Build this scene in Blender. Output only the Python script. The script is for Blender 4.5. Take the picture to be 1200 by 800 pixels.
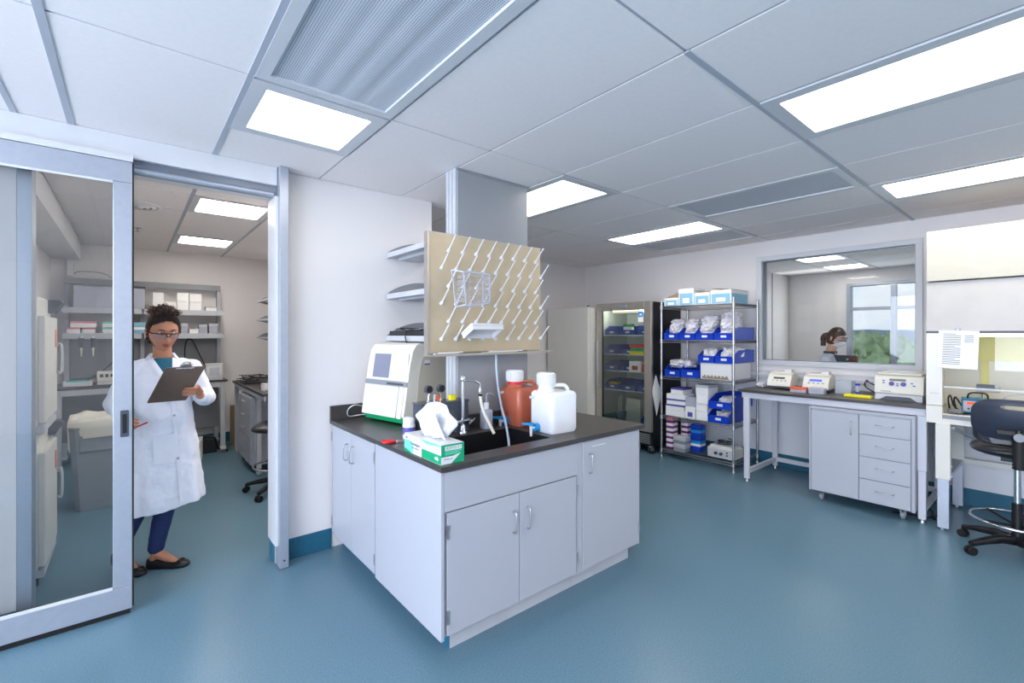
import bpy, math, random
from mathutils import Vector, Matrix, noise

for o in list(bpy.data.objects):
    bpy.data.objects.remove(o)
SC = bpy.context.scene
COL = SC.collection
PI = math.pi
R = math.radians

# ---------------------------------------------------------------- camera
cam = bpy.data.objects.new('camera', bpy.data.cameras.new('camera'))
COL.objects.link(cam)
SC.camera = cam
cam.location = (0, 0, 1.53)
cam.rotation_euler = (R(90), 0, -math.atan(447.5 / 539.1))
cam.data.sensor_width = 36
cam.data.lens = 539.1 / 1200 * 36
cam.data.shift_y = -9.0 / 1200
cam.data.clip_start = 0.05
cam.data.clip_end = 2000

# ---------------------------------------------------------------- world and light
SC.view_settings.view_transform = 'Standard'
SC.view_settings.look = 'None'
SC.view_settings.gamma = 1
SC.view_settings.use_curve_mapping = False
SC.view_settings.exposure = 0.1

def lin(c):
    """sRGB 0..255 triple to linear rgba"""
    r = []
    for x in c:
        x = x / 255.0
        r.append(x / 12.92 if x <= 0.04045 else ((x + 0.055) / 1.055) ** 2.4)
    return (*r, 1.0)

world = bpy.data.worlds.new('sky')
SC.world = world
world.use_nodes = True
wn, wl = world.node_tree.nodes, world.node_tree.links
wn.clear()
w_out = wn.new('ShaderNodeOutputWorld')
w_bg = wn.new('ShaderNodeBackground')
w_tc = wn.new('ShaderNodeTexCoord')
w_map = wn.new('ShaderNodeMapping')
w_map.inputs['Scale'].default_value = (1.0, 1.0, 3.5)
w_noise = wn.new('ShaderNodeTexNoise')
w_noise.inputs['Scale'].default_value = 3.2
w_noise.inputs['Detail'].default_value = 7
w_noise.inputs['Roughness'].default_value = 0.6
w_ramp = wn.new('ShaderNodeValToRGB')
w_ramp.color_ramp.elements[0].position = 0.36
w_ramp.color_ramp.elements[0].color = (0.48, 0.66, 0.98, 1)
w_ramp.color_ramp.elements[1].position = 0.60
w_ramp.color_ramp.elements[1].color = (0.86, 0.92, 1.0, 1)
wl.new(w_tc.outputs['Generated'], w_map.inputs['Vector'])
wl.new(w_map.outputs['Vector'], w_noise.inputs['Vector'])
wl.new(w_noise.outputs['Fac'], w_ramp.inputs['Fac'])
wl.new(w_ramp.outputs['Color'], w_bg.inputs['Color'])
w_bg.inputs['Strength'].default_value = 1.15
wl.new(w_bg.outputs['Background'], w_out.inputs['Surface'])

def area_light(name, loc, rot, sx, sy, power, color):
    l = bpy.data.lights.new(name, 'AREA')
    l.shape = 'RECTANGLE'
    l.size, l.size_y, l.energy, l.color = sx, sy, power, color
    o = bpy.data.objects.new(name, l)
    o.location = loc
    o.rotation_euler = rot
    COL.objects.link(o)
    return o
# daylight coming in through the windows of the room's west wall, behind the camera
DAY = (0.77, 0.855, 1.0)
area_light('window_daylight', (-3.42, -0.9, 1.65), (0, R(-97), 0), 1.7, 3.6, 235, DAY)
area_light('window_daylight', (-3.42, 2.1, 1.65), (0, R(-97), 0), 1.7, 1.6, 110, DAY)
area_light('window_daylight', (9.5, 2.05, 1.7), (0, R(90), 0), 1.4, 1.9, 14, (0.8, 0.9, 1.0))
LAMP = 8.5            # radiance of the ceiling diffusers
LAMPCOL = (1.0, 0.945, 0.86, 1)

# ---------------------------------------------------------------- helpers
def mat(name, col, rough=0.5, metal=0.0, var=0.04, scale=8.0, bump=0.0, bscale=60.0, spec=0.5,
        trans=0.0, ior=1.45, coat=0.0, sss=0.0, emit=None, estr=1.0, alpha=None, sheen=0.0):
    m = bpy.data.materials.new(name)
    m.use_nodes = True
    nt = m.node_tree
    b = nt.nodes['Principled BSDF']
    c = lin(col)
    tc = nt.nodes.new('ShaderNodeTexCoord')
    n = nt.nodes.new('ShaderNodeTexNoise')
    n.inputs['Scale'].default_value = scale
    n.inputs['Detail'].default_value = 4
    nt.links.new(tc.outputs['Object'], n.inputs['Vector'])
    rp = nt.nodes.new('ShaderNodeValToRGB')
    rp.color_ramp.elements[0].position = 0.3
    rp.color_ramp.elements[1].position = 0.7
    rp.color_ramp.elements[0].color = (c[0] * (1 - var), c[1] * (1 - var), c[2] * (1 - var), 1)
    rp.color_ramp.elements[1].color = (min(1, c[0] * (1 + var)), min(1, c[1] * (1 + var)), min(1, c[2] * (1 + var)), 1)
    nt.links.new(n.outputs['Fac'], rp.inputs['Fac'])
    nt.links.new(rp.outputs['Color'], b.inputs['Base Color'])
    b.inputs['Roughness'].default_value = rough
    b.inputs['Metallic'].default_value = metal
    b.inputs['Specular IOR Level'].default_value = spec
    b.inputs['IOR'].default_value = ior
    b.inputs['Transmission Weight'].default_value = trans
    b.inputs['Coat Weight'].default_value = coat
    if sss:
        b.inputs['Subsurface Weight'].default_value = sss
        b.inputs['Subsurface Radius'].default_value = (0.02, 0.008, 0.004)
    if sheen:
        b.inputs['Sheen Weight'].default_value = sheen
    if alpha is not None:
        b.inputs['Alpha'].default_value = alpha
    if emit is not None:
        b.inputs['Emission Color'].default_value = emit
        b.inputs['Emission Strength'].default_value = estr
    if bump:
        n2 = nt.nodes.new('ShaderNodeTexNoise')
        n2.inputs['Scale'].default_value = bscale
        n2.inputs['Detail'].default_value = 3
        nt.links.new(tc.outputs['Object'], n2.inputs['Vector'])
        bp = nt.nodes.new('ShaderNodeBump')
        bp.inputs['Strength'].default_value = bump
        bp.inputs['Distance'].default_value = 0.01
        nt.links.new(n2.outputs['Fac'], bp.inputs['Height'])
        nt.links.new(bp.outputs['Normal'], b.inputs['Normal'])
    return m

def glass_mat(name, tint, refl=0.9, rough=0.0, base=0.04):
    """thin pane: clear with a fresnel reflection"""
    m = bpy.data.materials.new(name)
    m.use_nodes = True
    nt = m.node_tree
    nt.nodes.clear()
    out = nt.nodes.new('ShaderNodeOutputMaterial')
    t = nt.nodes.new('ShaderNodeBsdfTransparent')
    t.inputs['Color'].default_value = tint
    g = nt.nodes.new('ShaderNodeBsdfGlossy')
    g.inputs['Roughness'].default_value = rough
    g.inputs['Color'].default_value = (refl, refl, refl, 1)
    f = nt.nodes.new('ShaderNodeFresnel')
    f.inputs['IOR'].default_value = 1.5
    mx = nt.nodes.new('ShaderNodeMixShader')
    nt.links.new(f.outputs['Fac'], mx.inputs['Fac'])
    nt.links.new(t.outputs['BSDF'], mx.inputs[1])
    nt.links.new(g.outputs['BSDF'], mx.inputs[2])
    nt.links.new(mx.outputs['Shader'], out.inputs['Surface'])
    return m

def film_mat(name, col, opacity, rough=0.25):
    """translucent plastic: part clear, part cloudy gloss"""
    m = mat(name, col, rough)
    nt = m.node_tree
    b = nt.nodes['Principled BSDF']
    out = nt.nodes['Material Output']
    t = nt.nodes.new('ShaderNodeBsdfTransparent')
    mx = nt.nodes.new('ShaderNodeMixShader')
    mx.inputs['Fac'].default_value = opacity
    nt.links.new(t.outputs['BSDF'], mx.inputs[1])
    nt.links.new(b.outputs['BSDF'], mx.inputs[2])
    nt.links.new(mx.outputs['Shader'], out.inputs['Surface'])
    return m

M = {}
M['wall'] = mat('wall_paint', (230, 226, 226), 0.6, var=0.012, scale=2, bump=0.05, bscale=220)
M['wall_low'] = mat('wall_panel', (222, 224, 230), 0.55, var=0.012, scale=2)
M['tile'] = mat('ceiling_tile', (246, 239, 238), 0.75, var=0.015, scale=40, bump=0.12, bscale=300)
M['tbar'] = mat('ceiling_bar', (176, 180, 190), 0.45, var=0.02)
M['frame_w'] = mat('white_frame', (208, 209, 213), 0.35, var=0.01)
M['alu'] = mat('brushed_aluminium', (176, 182, 194), 0.36, 0.55, var=0.03, scale=30)
M['alu_d'] = mat('dark_aluminium', (120, 126, 138), 0.4, 0.5)
M['base'] = mat('teal_base', (38, 98, 124), 0.4, var=0.06, scale=60)
M['cab'] = mat('cabinet_paint', (175, 178, 188), 0.32, var=0.01, scale=3)
M['cab_l'] = mat('bench_paint', (202, 204, 214), 0.35, var=0.01)
M['top'] = mat('epoxy_top', (66, 63, 62), 0.36, var=0.07, scale=25, bump=0.04, bscale=150)
M['sink'] = mat('black_epoxy_basin', (28, 28, 31), 0.35, var=0.1)
M['chrome'] = mat('chrome', (214, 216, 220), 0.16, 1.0, var=0.02)
M['nickel'] = mat('satin_nickel', (196, 196, 198), 0.3, 0.9, var=0.02)
M['steel'] = mat('stainless_steel', (196, 190, 182), 0.33, 0.85, var=0.04, scale=14)
M['rack'] = mat('tan_steel', (200, 184, 156), 0.34, 0.35, var=0.09, scale=5)
M['col'] = mat('grey_chase', (152, 154, 158), 0.4, 0.0, var=0.015)
M['white'] = mat('white_plastic', (222, 222, 225), 0.35, var=0.01)
M['white_m'] = mat('white_enamel', (224, 221, 214), 0.3, var=0.01)
M['cream'] = mat('cream_plastic', (226, 222, 210), 0.4, var=0.015)
M['tan'] = mat('tan_panel', (196, 190, 174), 0.5, var=0.02)
M['green'] = mat('green_plastic', (20, 160, 98), 0.3, var=0.05)
M['screen'] = mat('grey_screen', (128, 132, 150), 0.18, var=0.05)
M['grey'] = mat('mid_grey', (140, 143, 150), 0.45)
M['lgrey'] = mat('light_grey', (188, 191, 198), 0.45)
M['dgrey'] = mat('dark_grey', (70, 74, 84), 0.4)
M['black'] = mat('black_plastic', (24, 24, 27), 0.38, var=0.1)
M['rubber'] = mat('black_rubber', (20, 20, 22), 0.6, var=0.1)
M['vinyl'] = mat('black_vinyl', (36, 38, 44), 0.32, var=0.08)
M['chairback'] = mat('charcoal_shell', (54, 60, 76), 0.42, var=0.04)
M['blue'] = mat('blue_bin_plastic', (14, 62, 190), 0.32, var=0.06)
M['navy'] = mat('navy_bin_plastic', (38, 64, 150), 0.35, var=0.08)
M['cyan'] = mat('cyan_plastic', (30, 150, 215), 0.3, var=0.03)
M['teal'] = mat('teal_plastic', (60, 205, 200), 0.35)
M['red'] = mat('red_plastic', (214, 38, 48), 0.35, var=0.05)
M['orange'] = mat('orange_plastic', (236, 96, 50), 0.4)
M['yellow'] = mat('yellow_plastic', (238, 222, 30), 0.4, var=0.03)
M['purple'] = mat('purple_plastic', (120, 44, 118), 0.4)
M['violet'] = mat('violet_print', (92, 86, 170), 0.5)
M['pink'] = mat('pink_plastic', (226, 120, 134), 0.4)
M['paper'] = mat('paper', (240, 239, 240), 0.7, var=0.01)
M['ink'] = mat('print_ink', (96, 96, 112), 0.7)
M['card'] = mat('cardboard', (150, 130, 104), 0.8, var=0.05)
M['sky_print'] = mat('pale_blue_print', (140, 190, 216), 0.5, var=0.05)
M['clipboard'] = mat('brown_hardboard', (112, 92, 80), 0.6, var=0.08, scale=60)
M['tissue'] = mat('tissue_paper', (222, 225, 232), 0.8, var=0.01, bump=0.15, bscale=60)
M['carboy'] = mat('milky_plastic', (232, 235, 242), 0.3, var=0.01, sss=0.25)
M['amber'] = mat('brown_liquid_plastic', (186, 100, 76), 0.25, var=0.05, scale=6, sss=0.1)
M['hose'] = film_mat('clear_hose', (196, 208, 228), 0.75)
M['hose_w'] = mat('milky_hose', (222, 220, 208), 0.3)
M['bag'] = mat('clear_bag', (214, 212, 220), 0.22, var=0.16, scale=22, bump=0.6, bscale=28)
M['clear'] = film_mat('clear_plastic', (216, 224, 232), 0.34, 0.12)
M['cloudy'] = film_mat('cloudy_plastic', (206, 210, 226), 0.62, 0.25)
M['smoke'] = film_mat('smoked_plastic', (84, 90, 104), 0.6, 0.15)
M['glass'] = glass_mat('window_glass', (0.95, 0.96, 0.96, 1), 0.45)
M['dglass'] = glass_mat('door_glass', (0.93, 0.95, 0.96, 1), 0.9)
M['cglass'] = glass_mat('cooler_glass', (0.90, 0.93, 0.91, 1), 0.8)
M['skin'] = mat('skin', (190, 132, 104), 0.5, var=0.05, scale=18, sss=0.08)
M['skin_l'] = mat('fair_skin', (222, 170, 146), 0.5, var=0.04, scale=18, sss=0.08)
M['lips'] = mat('lips', (158, 84, 82), 0.4)
M['hair'] = mat('dark_curly_hair', (44, 30, 26), 0.55, var=0.35, scale=60, bump=0.6, bscale=140)
M['hair_t'] = mat('brown_curl_tips', (104, 72, 52), 0.6, var=0.3, scale=60)
M['hair_b'] = mat('brown_hair', (82, 60, 50), 0.5, var=0.25, scale=60, bump=0.4, bscale=120)
M['coat'] = mat('white_cotton', (232, 236, 248), 0.8, var=0.012, bump=0.08, bscale=140, sheen=0.1)
M['jeans'] = mat('blue_denim', (30, 46, 92), 0.75, var=0.14, scale=50, bump=0.1, bscale=400)
M['shirt'] = mat('teal_shirt', (18, 92, 116), 0.7, var=0.05)
M['lens'] = film_mat('safety_lens', (170, 160, 186), 0.35, 0.05)
M['cool_in'] = mat('cooler_liner', (196, 204, 196), 0.5)
M['wire'] = mat('chrome_wire', (196, 198, 202), 0.25, 0.95)
M['lamp'] = mat('lamp_diffuser', (255, 255, 255), 0.5, emit=LAMPCOL, estr=LAMP)
M['lamp_s'] = mat('cabinet_lamp', (255, 255, 255), 0.5, emit=(1, 0.95, 0.72, 1), estr=7.0)
M['led_r'] = mat('red_display', (255, 60, 30), 0.5, emit=lin((255, 70, 30)), estr=1.2)
M['led_b'] = mat('blue_display', (60, 90, 240), 0.5, emit=lin((60, 90, 240)), estr=0.9)
M['led_g'] = mat('green_display', (60, 220, 200), 0.5, emit=lin((60, 220, 190)), estr=0.8)
M['lcd'] = mat('dull_display', (104, 110, 92), 0.3)
M['leaf'] = mat('tree_leaves', (150, 172, 122), 0.8, var=0.35, scale=1.2)
M['bark'] = mat('tree_bark', (84, 72, 60), 0.9)
M['hill'] = mat('distant_hill', (118, 136, 150), 1.0, var=0.1, scale=0.05)
M['meadow'] = mat('meadow', (110, 140, 80), 1.0, var=0.2, scale=0.2)
M['olive'] = mat('yellow_glow_and_strip', (226, 220, 150), 0.6)  # yellow of the painted glow panel and the service strip

def floor_mat():
    m = mat('speckled_vinyl_floor', (70, 118, 128), 0.3, var=0.05, scale=1.0, bump=0.03, bscale=90)
    nt = m.node_tree
    b = nt.nodes['Principled BSDF']
    tc = nt.nodes.new('ShaderNodeTexCoord')
    v = nt.nodes.new('ShaderNodeTexNoise')
    v.inputs['Scale'].default_value = 130
    v.inputs['Detail'].default_value = 5
    v.inputs['Roughness'].default_value = 0.8
    nt.links.new(tc.outputs['Object'], v.inputs['Vector'])
    r = nt.nodes.new('ShaderNodeValToRGB')
    r.color_ramp.elements[0].position = 0.34
    r.color_ramp.elements[0].color = lin((74, 106, 125))
    r.color_ramp.elements[1].position = 0.66
    r.color_ramp.elements[1].color = lin((106, 138, 154))
    nt.links.new(v.outputs['Fac'], r.inputs['Fac'])
    nt.links.new(r.outputs['Color'], b.inputs['Base Color'])
    return m
M['floor'] = floor_mat()

def perforated_mat():
    m = mat('perforated_metal', (206, 210, 216), 0.5)
    nt = m.node_tree
    b = nt.nodes['Principled BSDF']
    tc = nt.nodes.new('ShaderNodeTexCoord')
    mp = nt.nodes.new('ShaderNodeMapping')
    mp.inputs['Scale'].default_value = (110, 110, 110)
    fr = nt.nodes.new('ShaderNodeVectorMath'); fr.operation = 'FRACTION'
    sb = nt.nodes.new('ShaderNodeVectorMath'); sb.operation = 'SUBTRACT'
    sb.inputs[1].default_value = (0.5, 0.5, 0.5)
    ml = nt.nodes.new('ShaderNodeVectorMath'); ml.operation = 'MULTIPLY'
    ml.inputs[1].default_value = (1, 1, 0)
    ln = nt.nodes.new('ShaderNodeVectorMath'); ln.operation = 'LENGTH'
    r = nt.nodes.new('ShaderNodeValToRGB')
    r.color_ramp.elements[0].position = 0.24
    r.color_ramp.elements[0].color = lin((120, 124, 134))
    r.color_ramp.elements[1].position = 0.34
    r.color_ramp.elements[1].color = lin((214, 218, 226))
    L = nt.links
    L.new(tc.outputs['Object'], mp.inputs['Vector']); L.new(mp.outputs['Vector'], fr.inputs[0])
    L.new(fr.outputs[0], sb.inputs[0]); L.new(sb.outputs[0], ml.inputs[0]); L.new(ml.outputs[0], ln.inputs[0])
    L.new(ln.outputs['Value'], r.inputs['Fac']); L.new(r.outputs['Color'], b.inputs['Base Color'])
    return m
M['perf'] = perforated_mat()

class MB:
    """collects simple solids; build() links them as one mesh object"""
    def __init__(self):
        self.v = []; self.f = []; self.m = []; self.s = []
        self.T = None
    def add(self, vs, fs, m=0, smooth=False):
        n = len(self.v)
        if self.T is not None:
            vs = [self.T @ Vector(p) for p in vs]
        self.v += [tuple(p) for p in vs]
        self.f += [tuple(i + n for i in f) for f in fs]
        self.m += [m] * len(fs)
        self.s += [smooth] * len(fs)
        return self
    def box(self, x0, x1, y0, y1, z0, z1, m=0):
        v = [(x, y, z) for z in (z0, z1) for y in (y0, y1) for x in (x0, x1)]
        return self.add(v, [(0, 2, 3, 1), (4, 5, 7, 6), (0, 1, 5, 4), (2, 6, 7, 3), (0, 4, 6, 2), (1, 3, 7, 5)], m)
    def bar(self, p0, p1, w, h, m=0):
        """rectangular bar from p0 to p1, w wide and h high"""
        p0, p1 = Vector(p0), Vector(p1)
        d = (p1 - p0).normalized()
        up = Vector((0, 0, 1)) if abs(d.z) < 0.95 else Vector((1, 0, 0))
        s = d.cross(up).normalized() * (w / 2)
        u = s.cross(d).normalized() * (h / 2)
        v = [p + a * s + b * u for p in (p0, p1) for a, b in ((-1, -1), (1, -1), (1, 1), (-1, 1))]
        return self.add(v, [(3, 2, 1, 0), (4, 5, 6, 7), (0, 1, 5, 4), (1, 2, 6, 5), (2, 3, 7, 6), (3, 0, 4, 7)], m)
    def loft(self, rings, m=0, caps=True, smooth=True, closed=True):
        n = len(rings[0]); vs = [p for r in rings for p in r]; fs = []
        k = n if closed else n - 1
        for i in range(len(rings) - 1):
            for j in range(k):
                a, b = i * n + j, i * n + (j + 1) % n
                fs.append((a, b, b + n, a + n))
        self.add(vs, fs, m, smooth)
        if caps:
            self.add(rings[0], [tuple(reversed(range(n)))], m)
            self.add(rings[-1], [tuple(range(n))], m)
        return self
    def cyl(self, p0, p1, r, r2=None, n=16, m=0, caps=True):
        return self.tube([p0, p1], r, n, m, r2=r2, caps=caps)
    def tube(self, pts, r, n=8, m=0, r2=None, caps=True, radii=None):
        pts = [Vector(p) for p in pts]
        k = len(pts)
        rings = []
        ref = None
        for i, p in enumerate(pts):
            d = (pts[min(i + 1, k - 1)] - pts[max(i - 1, 0)]).normalized()
            if ref is None:
                ref = Vector((0, 0, 1)) if abs(d.z) < 0.9 else Vector((1, 0, 0))
            s = (ref - d * ref.dot(d)).normalized()
            ref = s
            t = d.cross(s)
            rr = radii[i] if radii else (r if r2 is None else r + (r2 - r) * i / (k - 1))
            rings.append([p + s * (rr * math.cos(2 * PI * j / n)) + t * (rr * math.sin(2 * PI * j / n)) for j in range(n)])
        return self.loft(rings, m, caps)
    def capsule(self, a, b, ra, rb, n=14, m=0):
        """tapered limb segment with round ends"""
        a, b = Vector(a), Vector(b)
        d = (b - a); L = d.length
        d.normalize()
        pts = []; rad = []
        for k in range(4):
            t = PI / 2 * (k + 0.25) / 4.25
            pts.append(a - d * ra * math.cos(t)); rad.append(ra * math.sin(t))
        pts.append(a); rad.append(ra); pts.append(b); rad.append(rb)
        for k in range(4):
            t = PI / 2 * (3.999 - k) / 4.25
            pts.append(b + d * rb * math.cos(t)); rad.append(rb * math.sin(t))
        return self.tube(pts, 1, n, m, radii=rad)
    def chain(self, pts, radii, n=14, m=0):
        for i in range(len(pts) - 1):
            self.capsule(pts[i], pts[i + 1], radii[i], radii[i + 1], n, m)
        return self
    def lathe(self, prof, c=(0, 0, 0), n=24, m=0, smooth=True, caps=True):
        rings = [[(c[0] + r * math.cos(2 * PI * j / n), c[1] + r * math.sin(2 * PI * j / n), c[2] + z) for j in range(n)] for r, z in prof]
        return self.loft(rings, m, caps, smooth)
    def prism(self, poly, axis, a, b, m=0):
        """poly extruded along axis; poly holds the two other coordinates in xyz order"""
        def P(q, t):
            return {'x': (t, q[0], q[1]), 'y': (q[0], t, q[1]), 'z': (q[0], q[1], t)}[axis]
        return self.loft([[P(q, a) for q in poly], [P(q, b) for q in poly]], m, True, False)
    def rbox(self, x0, x1, y0, y1, z0, z1, r=0.02, m=0, k=4, top=0.0):
        """box with rounded upright edges, softened top when top > 0"""
        def ring(ins, z):
            q = []
            for cx, cy, a0 in ((x1 - r, y1 - r, 0), (x0 + r, y1 - r, 90), (x0 + r, y0 + r, 180), (x1 - r, y0 + r, 270)):
                for i in range(k + 1):
                    a = R(a0 + 90 * i / k)
                    rr = max(r - ins, 0.001)
                    q.append((cx + rr * math.cos(a), cy + rr * math.sin(a), z))
            return q
        rings = [ring(0, z0)]
        if top:
            rings = [ring(top * .6, z0), ring(0, z0 + top), ring(0, z1 - top), ring(top * 0.35, z1 - top * .4), ring(top, z1)]
        else:
            rings.append(ring(0, z1))
        return self.loft(rings, m, True, True)
    def frame(self, axis, a0, a1, u0, u1, v0, v1, w, m=0):
        """rectangular frame in the plane across axis; a0..a1 thickness, w member width"""
        def B(ua, ub, va, vb):
            if axis == 'x': self.box(a0, a1, ua, ub, va, vb, m)
            elif axis == 'y': self.box(ua, ub, a0, a1, va, vb, m)
            else: self.box(ua, ub, va, vb, a0, a1, m)
        B(u0, u1, v0, v0 + w); B(u0, u1, v1 - w, v1); B(u0, u0 + w, v0 + w, v1 - w); B(u1 - w, u1, v0 + w, v1 - w)
        return self
    def build(self, name, mats, parent=None, world=False, bevel=0.0, autosmooth=False):
        me = bpy.data.meshes.new(name)
        vs = self.v
        if world and parent is not None:
            inv = wm(parent).inverted()
            vs = [tuple(inv @ Vector(p)) for p in vs]
        me.from_pydata(vs, [], self.f)
        if not isinstance(mats, (list, tuple)):
            mats = [mats]
        for x in mats:
            me.materials.append(x)
        me.polygons.foreach_set('material_index', self.m)
        me.polygons.foreach_set('use_smooth', self.s)
        me.update()
        o = bpy.data.objects.new(name, me)
        COL.objects.link(o)
        if parent is not None:
            o.parent = parent
        if bevel:
            b = o.modifiers.new('bevel', 'BEVEL')
            b.width = bevel; b.segments = 2; b.limit_method = 'ANGLE'; b.angle_limit = R(50)
        return o

def wm(o):
    m = Matrix.LocRotScale(o.location, o.rotation_euler, o.scale)
    return wm(o.parent) @ m if o.parent else m

def thing(name, label, cat, loc=(0, 0, 0), rz=0.0, group=None, rot=None):
    o = bpy.data.objects.new(name, None)
    o.empty_display_size = 0.05
    COL.objects.link(o)
    o.location = loc
    o.rotation_euler = rot if rot else (0, 0, rz)
    o['label'] = label; o['category'] = cat
    if group: o['group'] = group
    return o
def tag(o, label, cat, group=None):
    o['label'] = label; o['category'] = cat
    if group: o['group'] = group
    return o
def struct(o):
    o['kind'] = 'structure'
    return o
def recentre(o, loc, rz=0.0):
    """single mesh thing built in local coordinates, moved to its place"""
    o.location = loc; o.rotation_euler = (0, 0, rz)
    return o
def dup(root, loc=None, rz=None, label=None, group=None, parent=None):
    c = root.copy(); COL.objects.link(c)
    if parent is not None: c.parent = parent
    if loc is not None: c.location = loc
    if rz is not None: c.rotation_euler = (0, 0, rz)
    if label: c['label'] = label
    if group: c['group'] = group
    for ch in list(root.children):
        dup(ch, parent=c)
    return c
def text(name, body, size, m, parent, loc, rot, depth=0.0006, align='CENTER', xs=1.0):
    cu = bpy.data.curves.new(name, 'FONT')
    cu.body = body; cu.size = size; cu.extrude = depth
    cu.align_x = align; cu.align_y = 'CENTER'
    t = bpy.data.objects.new(name, cu)
    COL.objects.link(t)
    dg = bpy.context.evaluated_depsgraph_get()
    me = bpy.data.meshes.new_from_object(t.evaluated_get(dg))
    bpy.data.objects.remove(t)
    me.materials.clear(); me.materials.append(m)
    o = bpy.data.objects.new(name, me)
    COL.objects.link(o)
    o.parent = parent; o.location = loc; o.rotation_euler = rot; o.scale = (xs, 1, 1)
    return o
def bez(p, n=14):
    """smooth curve through the points p"""
    p = [Vector(q) for q in p]
    out = []
    for i in range(len(p) - 1):
        a, b, c, d = p[max(i - 1, 0)], p[i], p[i + 1], p[min(i + 2, len(p) - 1)]
        for k in range(n):
            t = k / n
            out.append(0.5 * ((2 * b) + (c - a) * t + (2 * a - 5 * b + 4 * c - d) * t * t + (3 * b - a - 3 * c + d) * t ** 3))
    out.append(p[-1])
    return out
rng = random.Random(7)

# ================================================================ THE SETTING
CZ = 2.62
fl = struct(MB().box(-3.6, 9.7, -3.6, 7.8, -0.15, 0).build('floor', M['floor']))
M['floor'].name = 'speckled_vinyl_floor'

def wall(name, boxes, m='wall', **k):
    b = MB()
    for q in boxes: b.box(*q)
    return struct(b.build(name, M[m], **k))
# north wall: stretch west of the sliding door, piece over the opening, stretch to the sink bench
wall('wall_north', [(-3.6, -0.44, 3.37, 3.5, 0, 2.75), (-0.44, 0.745, 3.37, 3.5, 2.44, 2.75), (0.745, 1.93, 3.37, 3.5, 0, 2.75)])
wall('wall_far', [(1.76, 5.9, 5.09, 5.2, 0, 2.75)])
wall('wall_divider', [(1.62, 1.76, 3.5, 7.8, 0, 2.75)])
wall('wall_back', [(-1.1, 1.62, 7.62, 7.8, 0, 2.75)])
wall('wall_left', [(-0.87, -0.72, 3.5, 7.8, 0, 2.75)])
struct(MB().box(-0.72, -0.46, 3.5, 7.62, 2.42, 2.64).build('trim_1', M['wall']))
# east wall with the interior window hole Y 0.914..2.31, Z 1.222..2.39
wall('wall_east', [(5.78, 5.9, -3.6, 0.914, 0, 2.75), (5.78, 5.9, 2.31, 5.2, 0, 2.75), (5.78, 5.9, 0.914, 2.31, 0, 1.222), (5.78, 5.9, 0.914, 2.31, 2.39, 2.75)])
wall('wall_south', [(-3.6, 9.7, -3.75, -3.6, 0, 2.75)])
# west wall with two big window holes behind the camera
wall('wall_west', [(-3.75, -3.6, -3.75, 3.5, 0, 0.8), (-3.75, -3.6, -3.75, 3.5, 2.5, 2.75), (-3.75, -3.6, -3.75, -2.7, 0.8, 2.5),
                   (-3.75, -3.6, 0.9, 1.3, 0.8, 2.5), (-3.75, -3.6, 2.9, 3.5, 0.8, 2.5)])
# the room behind the interior window: its far wall has the outside window
wall('wall_outer', [(9.6, 9.75, -3.75, 0.2, 0, 2.75), (9.6, 9.75, 2.44, 5.2, 0, 2.75), (9.6, 9.75, 0.2, 2.44, 0, 0.75), (9.6, 9.75, 0.2, 2.44, 2.4, 2.75)])
wall('wall_partition', [(5.9, 9.75, 4.3, 4.42, 0, 2.75)])

# pale protective panel on the lower window wall, surface raceway, bases
struct(MB().box(5.765, 5.78, -1.2, 3.3, 0.1, 1.0).build('trim_2', M['wall_low']))
rw = struct(MB().box(5.74, 5.78, 0.72, 2.95, 1.02, 1.1).build('trim_3', M['frame_w'], bevel=0.003))
MB().box(5.736, 5.741, 0.72, 2.95, 1.045, 1.075).build('cover_strip', M['wall_low'], rw)
def base(name, boxes):
    b = MB()
    for q in boxes: b.box(*q)
    return struct(b.build(name, M['base'], bevel=0.004))
base('baseboard_north', [(-3.6, -0.44, 3.358, 3.37, 0, 0.14), (0.80, 1.11, 3.358, 3.37, 0, 0.14), (0.735, 0.745, 3.38, 3.5, 0, 0.14), (-0.44, -0.43, 3.38, 3.5, 0, 0.14)])
base('baseboard_east', [(5.753, 5.78, -3.6, 5.09, 0, 0.15)])
base('baseboard_back', [(-0.72, 1.62, 7.608, 7.62, 0, 0.14), (1.608, 1.62, 3.5, 7.6, 0, 0.14), (-0.72, -0.708, 3.5, 7.6, 0, 0.14)])
base('baseboard_far', [(1.76, 5.78, 5.078, 5.09, 0, 0.15)])

# ceiling: slab, exposed bars, lay-in tiles
ceil = struct(MB().box(-3.7, 9.7, -3.7, 7.8, 2.72, 2.85).build('ceiling', M['tile']))
xs = [-3.6, -2.95, -2.32, -1.7, -1.07, -0.44, -0.235, 0.395, 1.025, 1.655, 2.285, 2.92, 3.55, 4.175, 4.80, 5.43, 5.78]
ysw = [-3.6, -2.84, -1.58, -0.32, 0.94, 2.20, 3.37]
yse = [-3.6, -2.84, -1.58, -0.32, 0.94, 2.20, 3.46, 4.72, 5.09]
tile_mesh = {}
def ctile(x0, x1, y0, y1, g=0.007):
    w, d = round(x1 - x0 - 2 * g, 3), round(y1 - y0 - 2 * g, 3)
    if w < 0.02 or d < 0.02: return
    if (w, d) not in tile_mesh:
        b = MB().box(-w / 2, w / 2, -d / 2, d / 2, 0.0, 0.018)
        o = b.build('ceiling_tile', M['tile'], ceil)
        tile_mesh[(w, d)] = o
    else:
        o = tile_mesh[(w, d)].copy(); COL.objects.link(o)
    o.location = ((x0 + x1) / 2, (y0 + y1) / 2, CZ + 0.001)
lights = []       # x0,x1,y0,y1
vents = []
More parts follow.
